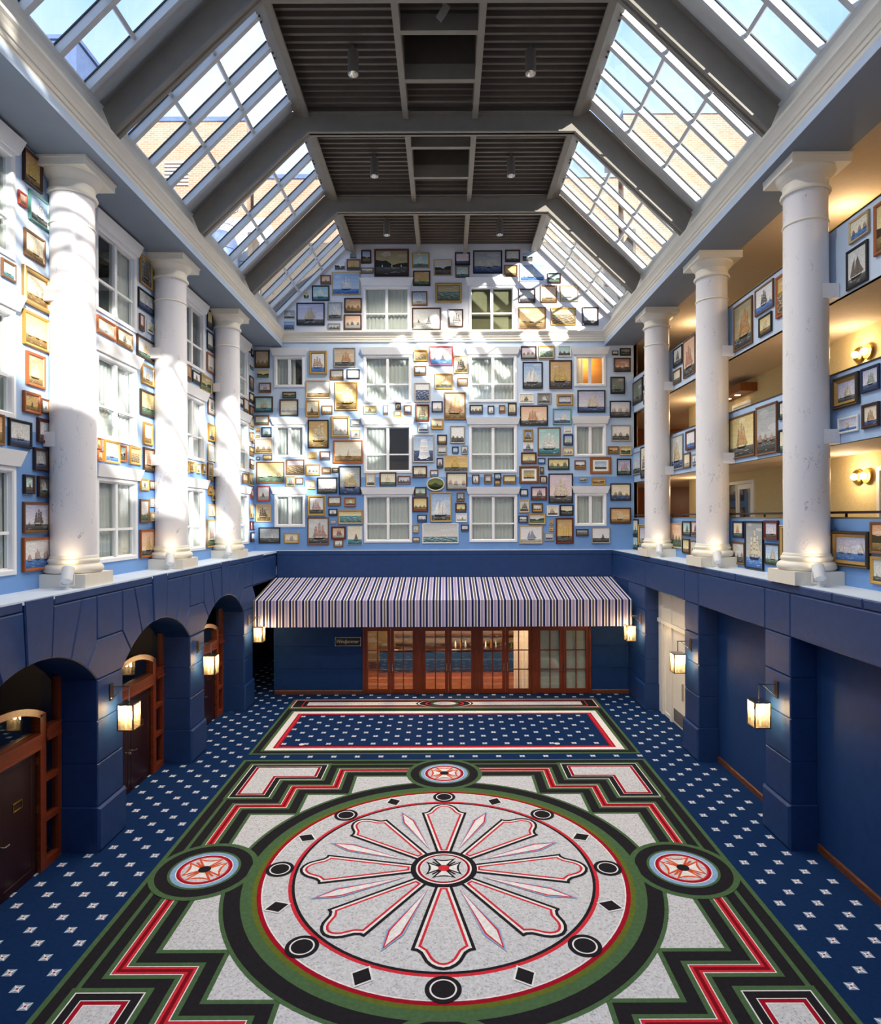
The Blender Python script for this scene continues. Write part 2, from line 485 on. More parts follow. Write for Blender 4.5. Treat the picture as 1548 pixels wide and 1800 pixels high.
for c in PIERS:
    for z0, z1 in ((.94, 1.85), (1.85, 2.74), (2.74, 3.61)):
        block(rect(c - .535, c + .535, z0, z1), wall_left, T, -.93)
    block(rect(c - .58, c + .58, 0, .94), wall_left, T, -.93, .10, .045, 0)
    e = [(-1.91 + .39 * q / 4) for q in range(5)]
    hexp = [(c + .53 + 1.91 + t, arc(t)) for t in e] + [(c + .53, 4.46), (c - .53, 4.46)] + [(c - .53 - 1.91 - t, arc(t)) for t in e[::-1]]
    block(hexp, wall_left, T)
    block(rect(c - .53, c + .53, 4.46, 5.385), wall_left, T)
    for sg in (1, -1):
        a = c + sg * 2.44
        def pt(t, z): return (a - sg * t, z)
        v3 = [pt(1.91, 5.385), pt(1.91, 4.46), pt(1.52, arc(1.52))] + [pt(t, arc(t)) for t in (1.38, 1.24, 1.1, .97)] + [pt(1.36, 5.385)]
        v2 = [pt(1.36, 5.385)] + [pt(t, arc(t)) for t in (.97, .8, .65, .5, .35)] + [pt(.425, 5.385)]
        if a > 24: v3 = [pt(1.91, 5.385), pt(1.91, 4.46), pt(-1.4, 4.46), pt(-1.4, 5.385)]; v2 = None
        block(v3, wall_left, T)
        if v2: block(v2, wall_left, T)
    a = c + 2.44
    if a < 24:
        block([(a - .43, 5.58), (a - .35, arc(.35)), (a, arc(0)), (a + .35, arc(.35)), (a + .43, 5.58)], wall_left, T, 0, .055)
        block(rect(a + .43, min(a + 4.45, YB), 5.385, 5.575), wall_left, T, 0, .045)
    if c == PIERS[0]: block(rect(c - 2.0, c + 2.0, 5.385, 5.575), wall_left, T, 0, .045)
struct(MB().box(WL, NL, -2.2, YB, 5.5, LEDGE).build('trim_1', M['ledge']))
# darkened navy standing in for shade behind the arcade and in the side passage
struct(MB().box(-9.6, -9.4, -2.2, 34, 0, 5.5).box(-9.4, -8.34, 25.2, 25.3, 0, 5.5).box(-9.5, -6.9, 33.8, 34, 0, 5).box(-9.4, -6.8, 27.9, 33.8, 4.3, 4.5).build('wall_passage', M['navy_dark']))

# ---------------------------------------------------------------- right wall of the ground floor: piers and flat recesses
TR = frame('R', NR + .04)
out = [(2.2, 0), (2.2, 5.5), (-YB, 5.5), (-YB, 0)]
for c in PIERS[::-1]:
    if c > 23: out += [(-(c + .515), 0), (-(c - .515), 0), (-(c - .515), 4.46)]
    else: out += [(-(c + .515), 4.46), (-(c + .515), 0), (-(c - .515), 0), (-(c - .515), 4.46)]
out += [(-(PIERS[0] - 4.3), 4.46), (-(PIERS[0] - 4.3), 0)]
wall_right = struct(MB().prism(out, -.52, 0, TR).build('wall_right', M['navy']))
for k, c in enumerate(PIERS):
    for z0, z1 in ((.94, 1.85), (1.85, 2.74), (2.74, 3.61), (3.61, 4.46)):
        block(rect(-c - .535, -c + .535, z0, z1), wall_right, TR, -.51)
    block(rect(-c - .58, -c + .58, 0, .94), wall_right, TR, -.51, .10, .045, 0)
    block(rect(-c - .53, -c + .53, 4.46, 5.385), wall_right, TR)
    a = c + 2.44
    if a < 24:
        block(rect(-a - 1.91, -a + 1.91, 4.46, 5.385), wall_right, TR)
        block(rect(-a - .44, -a + .44, 5.385, 5.575), wall_right, TR, 0, .05)
        block(rect(-a - 4.44, -a - .44, 5.385, 5.575) if a < 20 else rect(-YB, -a - .44, 5.385, 5.575), wall_right, TR, 0, .045)
block(rect(-11.09, -2, 5.385, 5.575), wall_right, TR, 0, .045)
block(rect(-8.56, -4.5, 4.46, 5.385), wall_right, TR)
block(rect(-YB + .02, -PIERS[3] - .53, 4.46, 5.385), wall_right, TR)
for z0, z1 in ((0, 1.0), (1.0, 1.9), (1.9, 2.8), (2.8, 4.46)):
    block(rect(-25.4, -PIERS[3] - .53, z0, z1), wall_right, TR, 0, .02)
struct(MB().box(NR + .02, WR, -2.2, YB, 5.5, LEDGE).build('trim_2', M['ledge']))
struct(MB().box(7.78, 8.1, -2.2, 18.9, 0, 5.5).box(7.78, 8.1, 23.3, 34, 0, 5.5).build('wall_recess', M['navy']))
for n, (y0, y1) in enumerate(((-2, 13.42), (14.56, 18.27))):
    struct(MB().prism([(0, 0), (.03, 0), (.03, .13), (.012, .16), (0, .16)], y0, y1, lambda a, b, c: (7.78 - a, c, b)).build('baseboard_right%s' % ('' if n == 0 else '_%d' % n), M['base_wood']))

# ---------------------------------------------------------------- far wall, navy part and the panel wall with the glazed doors
TB = frame('B', YB)
wall_fascia = struct(MB().box(NL, NR, YB - .03, YB + .2, 4.3, LEDGE).build('wall_fascia', M['navy']))
block(rect(NL + .02, NR - .02, 4.43, 5.385), wall_fascia, TB, 0, .05, .012, .002)
block(rect(NL + .02, NR - .02, 5.39, 5.575), wall_fascia, TB, 0, .055, .012, .002)
struct(MB().box(NL, NR, YB - .06, YB, 5.575, 5.605).build('trim_3', M['ledge']))
YF = 25.42
TF = frame('B', YF)
we = MB().box(-6.85, -3.31, YF + .03, YF + .2, 0, 3.2).box(5.75, 7.8, YF + .03, YF + .2, 0, 3.2).box(-3.31, 5.75, YF + .03, YF + .2, 2.86, 3.2)
we.box(-6.85, -6.7, YF + .2, 27.72, 0, 3.25).box(-6.85, -6.7, 27.72, 33.8, 0, 4.4).box(-6.85, 7.8, YF, YB, 3.2, 3.3)
wall_entrance = struct(we.build('wall_entrance', M['navy']))
for a0, a1 in ((-6.85, -3.31), (5.75, 7.24)):
    for z0, z1 in ((0, 1.0), (1.0, 1.89), (1.89, 2.78), (2.78, 3.2)):
        block(rect(a0, a1, z0, z1), wall_entrance, frame('B', YF + .03), 0, .03, .01, .004, 'navy', 'wall_panel')
for n, (a0, a1) in enumerate(((-6.8, -3.33), (5.77, 7.24))):
    struct(MB().prism([(0, 0), (.03, 0), (.03, .13), (.012, .16), (0, .16)], a0, a1, lambda a, b, c: (c, YF - a, b)).build('baseboard_back%s' % ('' if n == 0 else '_1'), M['base_wood']))

# ---------------------------------------------------------------- upper walls
def wallpart(name, side, plane, outer, holes, m, depth=.2):
    TT = frame(side, plane); pts, f = holed(outer, holes); mb = MB()
    mb.add([(a, b, 0) for a, b in pts], f, T=TT)
    for h in holes:
        for i in range(len(h)):
            p, q = h[i], h[(i + 1) % len(h)]
            mb.face([TT(p[0], p[1], 0), TT(q[0], q[1], 0), TT(q[0], q[1], -depth), TT(p[0], p[1], -depth)])
    return struct(mb.build(name, M[m]))
def bx(px): return (px - 783) * YB / F
def bz(py, px=783): return 7 - (py - 909.7 + .0035 * (px - 783)) * YB / F
# windows of the far wall: name of the column -> (x0, x1), rows z0, z1
WIDE = {'left wide': (-3.50, -1.49), 'right wide': (1.06, 3.07)}
NARROW = {'left narrow': (-7.38, -6.12), 'right narrow': (5.63, 6.93)}
ROWS = {'lowest': (5.96, 7.98), 'middle': (8.97, 10.99), 'top': (12.02, 14.02)}
WIN = []      # side, plane, a0, a1, z0, z1, crossbar, label
for row, (z0, z1) in ROWS.items():
    for cn, (a0, a1) in WIDE.items(): WIN.append(('B', YB, a0, a1, z0, z1, .37, 'on the far wall, %s floor, %s column' % (row, cn)))
    for cn, (a0, a1) in NARROW.items(): WIN.append(('B', YB, a0, a1, z0 + .68, z1 + (.02 if row != 'top' else -.02), 0, 'on the far wall, %s floor, %s column' % (row, cn)))
for cn, (a0, a1) in (('left', (-3.52, -1.53)), ('right', (1.06, 3.01))):
    WIN.append(('B', YB, a0, a1, 15.07, 17.02, .39, 'in the gable above the cornice, %s one' % cn))
for row, (z0, z1) in ROWS.items():
    for k, nm in enumerate(('before the nearest left column', 'between the first two left columns', 'between the last two left columns', 'past the farthest left column')):
        y1 = 12.35 + 4.87 * k
        WIN.append(('L', WL, y1 - 1.95, y1, z0, z1, .37, 'on the %s floor, %s' % (row, nm)))
def whole(side, zlo, zhi): return [rect(w[2], w[3], w[4], w[5]) for w in WIN if w[0] == side and zlo < w[4] < zhi]
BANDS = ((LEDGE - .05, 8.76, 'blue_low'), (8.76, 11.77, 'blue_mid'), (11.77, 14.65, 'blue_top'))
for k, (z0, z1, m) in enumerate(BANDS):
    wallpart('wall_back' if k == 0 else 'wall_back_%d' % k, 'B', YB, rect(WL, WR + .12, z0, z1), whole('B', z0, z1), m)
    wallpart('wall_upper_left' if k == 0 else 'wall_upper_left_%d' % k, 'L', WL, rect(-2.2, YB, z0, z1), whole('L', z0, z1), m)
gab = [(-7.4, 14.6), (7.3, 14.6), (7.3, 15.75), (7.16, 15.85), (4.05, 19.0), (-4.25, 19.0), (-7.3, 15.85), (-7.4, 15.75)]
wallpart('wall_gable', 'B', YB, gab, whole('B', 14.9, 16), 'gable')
# rooms behind the windows
rb = MB().box(WL, WR, YB + 1.3, YB + 1.5, 5, 19.5).box(-8.6, -8.4, YB + .2, YB + 1.3, 5, 19.5).box(WR, WR + .12, YB + .0, YB + 1.3, 5, 19.5)
for z in (8.5, 11.5, 14.45): rb.box(WL, WR, YB + .2, YB + 1.3, z, z + .15)
struct(rb.build('wall_rooms_back', M['room']))
rl = MB().box(-9.9, -9.8, -2.2, YB, 5.5, 14.6)
for z in (5.42, 8.5, 11.5, 14.45): rl.box(-9.8, WL - .2, -2.2, YB, z, z + .08)
struct(rl.build('wall_rooms_left', M['room']))
# wall behind the camera
struct(MB().box(-9.9, 10.3, -2.5, -2.2, 0, 16.5).build('wall_front', M['gable']))

# windows: frame, centre mullion, crossbar, panes, sloped head
LVAR = {}
nwin = 0
curtain_protos = {}
def curtain(w, h, full, m, seed):
    rnd = random.Random(seed); mb = MB(); n = max(10, int(w / .028)); top = []; bot = []
    ph = rnd.random() * 6
    for i in range(n + 1):
        x = w * i / n
        c = .03 * sin(2 * pi * x / .17 + ph) + .012 * sin(2 * pi * x / .071 + 2 * ph)
        top.append((x, h, c * .6)); bot.append((x + .01 * sin(9 * x), 0, c * 1.2))
    v = bot + top
    f = [(i, i + 1, n + 2 + i, n + 1 + i) for i in range(n)]
    mb.add(v, f)
    return mb
def window(side, plane, a0, a1, z0, z1, cross, label):
    global nwin
    nwin += 1
    w, h = a1 - a0, z1 - z0
    root = struct_empty('window_%d' % nwin, at(side, plane, a0, z0), ROT[side])
    MB().ring(0, w, 0, h, [(0, -.12), (-.03, -.02), (-.03, .035), (.05, .045), (.075, .02), (.075, -.06), (.10, -.065), (.10, -.12)]).build('window_frame', M['window_white'], root)
    MB().box(w / 2 - .06, w / 2 + .06, .1, h - .1, -.10, -.01).build('mullion', M['window_white'], root)
    zc = .1 + (h - .2) * cross if cross else None
    if cross:
        for x0, x1 in ((.1, w / 2 - .06), (w / 2 + .06, w - .1)):
            MB().box(x0, x1, zc - .03, zc + .03, -.09, -.02).build('crossbar', M['window_white'], root)
    for x0, x1 in ((.1, w / 2 - .06), (w / 2 + .06, w - .1)):
        for y0, y1 in (((.1, zc - .03), (zc + .03, h - .1)) if cross else ((.1, h - .1),)):
            MB().box(x0, x1, y0, y1, -.075, -.069).build('pane', M['win_glass'], root)
    hm = MB().prism([(-.08, 0), (w + .08, 0), (w + .17, .30), (-.17, .30)], 0, .09, bevel=.0)
    for i, p in enumerate(hm.v):
        if p[1] > .2 and p[2] > .05: hm.v[i] = (p[0], p[1], .17)
    hm.build('window_head', M['window_white'], root, (0, h + .035, 0))
    # curtains hang behind the glass
    rnd = random.Random(nwin * 13)
    style = LVAR.get(label, 'both')
    panels = {'both': [(.02, w / 2), (w / 2, w - .02)], 'left': [(.02, w * .5)], 'right': [(w * .5, w - .02)], 'open': [(.02, w * .30)], 'narrow_gap': [(.02, w * .5), (w * .5, w * .93)], 'most': [(.02, w * .68)], 'none': []}[style]
    side_word = {'B': 'far', 'L': 'left'}[side]
    if panels:
        cu = thing('curtain', 'sheer curtain of the window %s' % label, 'curtain', at(side, plane, a0, z0), ROT[side], 'sheer curtains behind the windows')
        for x0, x1 in panels:
            curtain(x1 - x0, h - .06, True, None, nwin * 7 + int(x0 * 10)).build('curtain_panel', M['curtain'], cu, (x0, 0, -.17), smooth=True)
        MB().tube((.02, h - .04, -.17), (w - .02, h - .04, -.17), .012).build('curtain_rod', M['chrome'], cu)
    if style == 'blind':
        pass
    return root
LVAR = {'on the far wall, top floor, left narrow column': 'most', 'on the far wall, top floor, right narrow column': 'open',
        'on the far wall, middle floor, left wide column': 'left', 'in the gable above the cornice, right one': 'none',
        'on the top floor, before the nearest left column': 'right', 'on the top floor, between the first two left columns': 'right',
        'on the far wall, lowest floor, right wide column': 'narrow_gap', 'on the far wall, middle floor, right wide column': 'narrow_gap',
        'on the top floor, between the last two left columns': 'open'}
for w in WIN: window(*w)
# roller blind of the right gable window, warm room and added lamp behind two of the far windows
bl = MB().box(1.1, 2.98, YB + .20, YB + .21, 15.05, 17.0).build('roller_blind', mat('olive roller blind', lin('6c6a4c'), .8, noise=.08, nscale=3)); tag(bl, 'olive roller blind drawn behind the right gable window', 'blind')
struct(MB().box(5.5, 7.1, YB + 1.25, YB + 1.29, 12.0, 14.3).build('wall_amber_room', M['room_warm']))

# ---------------------------------------------------------------- cornice, soffit, curb
XL, XR = -7.06, 6.92
CP = [(0.0, 14.61), (.05, 14.61), (.05, 14.70), (.075, 14.715), (.075, 14.80), (.10, 14.815), (.11, 14.86), (.125, 14.90), (.17, 14.96), (.215, 15.0), (.215, 15.06), (-.20, 15.06), (-.20, 14.61)]
def runx(prof, x0, x1, TT): return MB().prism(prof, x0, x1, TT)
struct(MB().prism(CP, -2.2, YB, lambda a, b, c: (XL - .05 + a, c, b)).build('trim_cornice_left', M['white']))
struct(MB().prism(CP, -2.2, YB, lambda a, b, c: (XR + .05 - a, c, b)).build('trim_cornice_right', M['white']))
struct(MB().prism(CP, XL, XR, lambda a, b, c: (c, YB - a, b)).build('trim_cornice_back', M['white']))
struct(MB().box(WL, XL, -2.2, YB, 14.43, 14.62).build('soffit_left', M['soffit']))
struct(MB().box(XR, 8.22, -2.2, YB, 14.43, 14.62).build('soffit_right', M['soffit']))
struct(MB().box(XL, XL + .012, -2.2, YB, 14.43, 14.62).build('trim_fascia_left', M['blue_top']))
struct(MB().box(XR - .012, XR, -2.2, YB, 14.43, 14.62).build('trim_fascia_right', M['blue_top']))
struct(MB().box(-7.6, -7.28, -2.2, YB + .1, 14.6, 15.86).build('curb_left', M['white']))
struct(MB().box(7.14, 7.5, -2.2, YB + .1, 14.6, 15.86).build('curb_right', M['white']))
struct(MB().box(-14, -7.6, -2.2, YB + 2, 14.62, 15.3).build('roof_left', M['roofing']))  # unseen slab, added to keep sun from leaking in beside the curb
struct(MB().box(7.5, 16, -2.2, YB + 2, 14.62, 15.3).build('roof_right', M['roofing']))  # unseen sun block on the right side, added likewise

# ---------------------------------------------------------------- balconies on the right
lv = [(5.5, LEDGE - .08, 6.95), (8.5, 8.5, 9.96), (11.52, 11.52, 13.0)]
for k, (zf, z0, z1) in enumerate(lv):
    p = struct(MB().box(WR, WR + .10, -2.2, YB - .02, z0, z1).build('balcony_front_%d' % (k + 1), M[('blue_low', 'blue_mid', 'blue_top')[k]]))
    if k: struct(MB().box(WR - .015, WR + .13, -2.2, YB - .02, z1, z1 + .03).build('trim_cap_%d' % k, M['wood_dark']))
    struct(MB().box(WR + .02, 10.05, -2.2, 26.4, zf, zf + .10).box(WR + .3, 14, 26.4, 33, zf, zf + .10).build('corridor_slab_%d' % (k + 1), M['corridor_ceil']))
struct(MB().box(8.2, 10.3, -2.2, 26.4, 14.47, 14.62).box(8.3, 14, 26.4, 33, 14.47, 14.62).build('ceiling_corridor', M['corridor_ceil']))
struct(MB().box(10.05, 10.3, -2.2, 26.4, 5.5, 14.62).build('wall_corridor', M['corridor']))
struct(MB().box(10.3, 14, 26.3, 26.5, 5.5, 14.62).box(14, 14.2, 26.3, 33, 5.5, 14.62).box(8.3, 14.2, 33, 33.2, 5.5, 14.62).box(8.30, 8.34, YB, 33, 5.5, 14.62).build('wall_lobby', M['corridor_dark']))
t = thing('handrail', 'dark wooden handrail with brass underrail along the lowest balcony', 'handrail', (WR + .04, 0, 7.0))
MB().box(-.06, .10, -2.2, YB - .03, .05, .10).build('rail', M['wood_dark'], t)
MB().box(-.045, .05, -2.2, YB - .03, -.05, -.02).build('underrail', M['brass'], t)
for k in range(24): MB().box(-.01, .03, .8 + k * 1.12, .83 + k * 1.12, -.02, .05).build('baluster', M['wood_dark'], t)

def corridor_door(name, y0, y1, z0, z1, glassy, label=None):
    d = struct_empty(name, (10.05, y1, z0), ROT['R'])
    w, h = y1 - y0, z1 - z0
    MB().ring(0, w, 0, h, [(0, 0), (0, .06), (.10, .06), (.10, .0)]).build('door_frame', M['white'], d)
    if glassy:
        a = w * .34
        MB().box(a, a + .07, .0, h - .1, 0, .05).build('door_post', M['white'], d)
        MB().ring(a + .08, w - .11, .02, h - .11, [(0, 0), (0, .04), (.17, .04), (.17, .01)]).build('door_leaf', M['white'], d)
        MB().box(a + .25, w - .28, .19, h - .28, .012, .02).build('pane', M['door_glass'], d)
        MB().box(.12, a - .02, .05, h - .12, .012, .02).build('pane', M['door_glass'], d)
        MB().box(.1, w - .1, .0, h - .1, -.01, .004).build('door_back', M['black'], d)
        MB().box(a + .12, a + .15, .92, 1.05, .04, .09).build('handle', M['black'], d)
    else:
        MB().box(.1, w - .1, .0, h - .1, 0, .03).build('door_leaf', M['white'], d)
        MB().ring(.28, w - .28, .9, h - .3, [(0, .03), (.02, .045), (.05, .03)]).build('door_panel', M['white'], d)
    return d
corridor_door('door_1', 20.75, 22.75, 5.6, 8.2, True)
corridor_door('door_2', 12.9, 14.85, 5.6, 8.15, False)
corridor_door('door_3', 20.95, 22.3, 8.6, 10.85, False)
t = thing('door_canopy', 'brown door canopy with two recessed lights above the cream corridor door', 'canopy', (10.05, 21.7, 11.05))
MB().box(-.55, 0, -1.1, 1.1, 0, .28).build('canopy_box', M['corridor_dark'], t)
for dy in (-.35, .35): MB().lathe([(.0, -.004), (.09, -.004), (.10, .0)], 16, -.3, dy).build('light_lens', M['bulb_soft'], t)
# shell sconces
def sconce(y, z, label, x=10.05, rotz=0):
    t = thing('wall_sconce', label, 'sconce', (x, y, z), (0, 0, rotz), 'twin globe wall sconces')
    for k, dy in enumerate((-.17, .17)):
        T2 = lambda a, b, c, dy=dy: (-.03 - c, dy + a, b)
        mb = MB(); n = 20
        mb.lathe([(0.02, 0), (.17, .0), (.19, .03), (.17, .06), (.11, .05), (.06, .04)], 20, 0, 0, T=T2)
        o = mb.build('shell_plate', M['brass'], t); smooth_by_angle(o)
        g = MB().lathe([(.001, .04), (.06, .06), (.085, .11), (.075, .15), (.04, .185), (.001, .19)], 20, 0, 0, T=T2)
        o = g.build('globe', M['bulb_soft'], t); smooth_by_angle(o)
    l = bpy.data.lights.new('sconce_light', 'POINT'); l.energy = 18; l.color = (1, .78, .52); l.shadow_soft_size = .12
    lo = bpy.data.objects.new('sconce_light', l); COL.objects.link(lo); lo.parent = t; lo.location = (-.42, 0, .06)
    return t
sconce(15.3, 10.9, 'twin globe sconce on the straw wall behind the middle balcony')
sconce(15.35, 7.95, 'twin globe sconce on the straw wall behind the lowest balcony')
for z in (7.95, 10.9): sconce(24.6, z, 'twin globe sconce hidden behind the farthest right column, %s corridor' % ('lowest' if z < 9 else 'middle'))  # out of sight, added to light the two lower corridors
for y in (9.0, 15.4, 24.6): sconce(y, 13.9, 'twin globe sconce of the top corridor, %s' % {9.0: 'nearest', 15.4: 'middle', 24.6: 'farthest'}[y])  # unseen, added as light for the top corridor
sconce(29.0, 7.75, 'lit sconce in the brown lobby beyond the lowest balcony', 14.0)
sconce(29.6, 10.4, 'lit sconce in the brown lobby beyond the middle balcony', 14.0)

# ---------------------------------------------------------------- marble columns
COLY = [13.65, 18.45, 23.25]
def column(x, y, side, label):
    t = thing('column', label, 'column', (x, y, LEDGE), (0, 0, 0), 'marble columns on the ledges')
    sg = -1 if side == 'left' else 1
    w = WL if side == 'left' else WR
    b = (w - x) * sg           # distance from column centre to the wall, positive
    lo, hi = -(min(b, .56)) + .004, .55
    x0, x1 = (lo, hi) if side == 'left' else (-hi, -lo)
    MB().box(x0, x1, -.55, .55, 0, .28).build('plinth', M['white'], t)
    prof = [(.40, .28), (.53, .285), (.565, .32), (.575, .37), (.555, .43), (.505, .465), (.48, .47), (.48, .50), (.495, .515), (.50, .545), (.485, .575), (.462, .585), (.462, .62), (.44, .65)]
    o = MB().lathe(prof, 48).build('base', M['white'], t); smooth_by_angle(o, 50)
    sh = [(.44, .62), (.443, 2.2), (.441, 4.2), (.435, 6.2), (.428, 7.55), (.425, 8.35)]
    o = MB().lathe(sh, 48).build('shaft', M['marble'], t); smooth_by_angle(o, 50)
    rg = [(.425, 7.57), (.445, 7.58), (.452, 7.60), (.445, 7.62), (.425, 7.63)]
    o = MB().lathe(rg, 48).build('neck_ring', M['white'], t); smooth_by_angle(o, 50)
    cp = [(.42, 8.22), (.475, 8.225), (.49, 8.26), (.475, 8.295), (.445, 8.30), (.437, 8.33), (.437, 8.48), (.46, 8.49), (.47, 8.52), (.50, 8.54), (.55, 8.60), (.575, 8.66), (.57, 8.69), (.45, 8.69)]
    o = MB().lathe(cp, 48).build('capital', M['white'], t); smooth_by_angle(o, 50)
    ex = .012
    a0, a1 = (max(-.62, -b + ex), .60) if side == 'left' else (-.60, min(.62, 9))
    MB().box(a0, a1, -.6, .6, 8.66, 8.80).box(a0, a1 + (.025 if side == 'left' else 0), -.625, .625, 8.80, 8.848).build('abacus', M['white'], t)
    for z in (2.92, 5.94):
        e0, e1 = (-b + ex, -.12) if side == 'left' else (.12, b - ex)
        e0, e1 = min(e0, e1), max(e0, e1)
        MB().box(e0, e1, -.42, .42, z, z + .30).build('bracket', M['marble'], t)
ORD = ('nearest', 'second', 'farthest')
for k, y in enumerate(COLY):
    column(-7.93 + (.03 if k else 0), y, 'left', '%s white marble column on the left ledge' % ORD[k])
    column(7.69, y, 'right', '%s white marble column on the right ledge' % ORD[k])
# flood lights at the column feet
def flood(x, y, dx, dy, label):
    t = thing('flood_light', label, 'spotlight', (x, y, LEDGE), (0, 0, atan2(dy, dx)), 'white uplights at the column feet')
    MB().lathe([(0, .001), (.09, .001), (.09, .02), (.035, .03), (.03, .10), (0, .10)], 20).build('foot', M['fixture_white'], t)
    MB().prism([(-.02, .06), (.02, .06), (.02, .30), (-.02, .30)], -.13, -.115, lambda a, b, c: (a, c, b)).prism([(-.02, .06), (.02, .06), (.02, .30), (-.02, .30)], .115, .13, lambda a, b, c: (a, c, b)).box(-.02, .02, -.13, .13, .06, .085).build('yoke', M['fixture_white'], t)
    tilt = radians(58)
    TT = lambda a, b, c: ((c - .02) * cos(tilt) - a * sin(tilt), b, .29 + (c - .02) * sin(tilt) + a * cos(tilt))
    o = MB().lathe([(0, -.15), (.07, -.15), (.105, -.12), (.112, -.02), (.115, .17), (.10, .17), (.095, .12), (0, .10)], 24, T=TT).build('head', M['fixture_white'], t); smooth_by_angle(o)
    MB().lathe([(0, .125), (.094, .125)], 20, T=TT).build('lens', M['bulb_soft'], t)
    l = bpy.data.lights.new('flood_beam', 'SPOT'); l.energy = 4; l.color = (1, .72, .42); l.spot_size = radians(95); l.spot_blend = .8; l.shadow_soft_size = .06
    lo = bpy.data.objects.new('flood_beam', l); COL.objects.link(lo); lo.parent = t
    lo.location = TT(0, 0, .19); lo.rotation_euler = Vector((cos(tilt), 0, sin(tilt))).to_track_quat('-Z', 'Y').to_euler()
for k, y in enumerate(COLY):
    flood(-7.62, y - .76, -.18, .55, 'white uplight at the foot of the %s left column' % ORD[k])
    flood(7.50, y - .78, .12, .55, 'white uplight at the foot of the %s right column' % ORD[k])

# ---------------------------------------------------------------- roof: steel bents, edge beams, corrugated deck
BENTS = [3.95, 8.8, 13.62, 18.44, 23.26]
CX0 = -.07
def bent(y, label):
    t = thing('roof_frame', label, 'beam', (0, y, 15.05), (0, 0, 0), 'steel roof frames')
    inn = [(-7.0, 15.1), (-3.88, 18.05), (3.74, 18.05), (6.86, 15.1)]
    outr = [(-7.27, 15.74), (-4.36, 18.62), (4.18, 18.62), (7.13, 15.74)]
    nm = ('left_rafter', 'crossbeam', 'right_rafter')
    for i in range(3):
        p, q, r, s = inn[i], inn[i + 1], outr[i + 1], outr[i]
        poly = [(a, b - 15.05) for a, b in (p, q, r, s)]
        TT = lambda a, b, c: (a, c, b)
        mb = MB().prism(poly, -.035, .035, TT)
        # flanges, mitred at the knees
        def band(p0, p1, q0, q1, hw): mb.prism([(p0[0], p0[1] - 15.05), (p1[0], p1[1] - 15.05), (q1[0], q1[1] - 15.05), (q0[0], q0[1] - 15.05)], -hw, hw, TT)
        k = .055
        mix = lambda u, v, f: (u[0] + (v[0] - u[0]) * f, u[1] + (v[1] - u[1]) * f)
        band(p, q, mix(p, s, .07), mix(q, r, .07), .13)
        band(mix(s, p, .05), mix(r, q, .05), s, r, .13)
        mb.build(nm[i], M['steel'], t)
    for sx in (-1, 1):
        pass
for k, y in enumerate(BENTS):
    bent(y, 'taupe steel roof frame with sloping rafters, %s' % ('over the viewer', 'before the nearest columns', 'above the nearest columns', 'above the second columns', 'above the farthest columns')[k])
def seg_bounds():
    ys = [2.0] + BENTS[1:] + [YB]
    return [(ys[i] + (.04 if i else 0), ys[i + 1] - (.04 if i < len(ys) - 2 else .01)) for i in range(len(ys) - 1)]
SEG = [(2.4, 8.76), (8.84, 13.58), (13.66, 18.40), (18.48, 23.22), (23.30, YB - .01)]
BAYN = ('first', 'second', 'third', 'fourth', 'last')
for k, (y0, y1) in enumerate(SEG):
    for nm, x0, sg in (('left', -4.32, 1), ('right', 4.15, -1)):
        t = thing('edge_beam', 'taupe steel edge beam along the %s side of the %s roof bay' % (nm, BAYN[k]), 'beam', (x0, (y0 + y1) / 2, 18.5), (0, 0, 0), 'roof edge beams')
        L = (y1 - y0) / 2 - .01
        TT = (lambda a, b, c: (a, c, b)) if sg > 0 else (lambda a, b, c: (-a, c, b))
        MB().prism([(0, .13), (.28, 0), (.30, 0), (.44, 0), (.46, .02), (.46, .07), (.31, .07), (.31, .42), (.27, .42), (.02, .42), (0, .36)], -L, L, TT).build('beam_web', M['steel'], t)
        nb = 3
        for q in range(nb):
            for dy in (-.09, .09):
                yb = -L + (q + 1) * 2 * L / 4 + dy
                MB().lathe([(0, -.02), (.022, -.02), (.022, .01)], 8, 0, 0, T=lambda a, b, c, yb=yb: TT(.06 + a, .085 + c, yb + b)).build('bolt', M['gasket'], t)
ZD = 18.93
def ribs(y0, y1):
    prof = [(y0, ZD)]
    y = y0
    while y + .26 < y1:
        prof += [(y + .10, ZD), (y + .13, ZD - .11), (y + .20, ZD - .11), (y + .23, ZD)]
        y += .26
    prof.append((y1, ZD)); return prof
def deck(mb, x0, x1, y0, y1, dz=0):
    P = ribs(y0, y1)
    v = [(x0, y, z + dz) for y, z in P] + [(x1, y, z + dz) for y, z in P]; n = len(P)
    mb.add(v, [(i, n + i, n + i + 1, i + 1) for i in range(n - 1)])
HATCH = {1: None, 2: (15.05, 16.72), 3: (19.75, 21.5), 0: None, 4: None}
LB = (-1.18, -1.02, .80, .96)
dk = MB()
for k, (y0, y1) in enumerate(SEG):
    h = HATCH[k]
    if not h: deck(dk, -4.1, 3.95, y0, y1)
    else:
        deck(dk, -4.1, -1.04, y0, y1); deck(dk, .82, 3.95, y0, y1)
        deck(dk, -1.04, .82, y0, h[0]); deck(dk, -1.04, .82, h[1], y1)
dk.box(-4.4, -1.04, 2.4, YB, ZD + .01, ZD + .12).box(.82, 4.25, 2.4, YB, ZD + .01, ZD + .12)
for a, b in ((2.4, 15.0), (16.75, 19.7), (21.55, YB)): dk.box(-1.04, .82, a, b, ZD + .01, ZD + .12)
ceiling = struct(dk.build('ceiling', M['deck']))
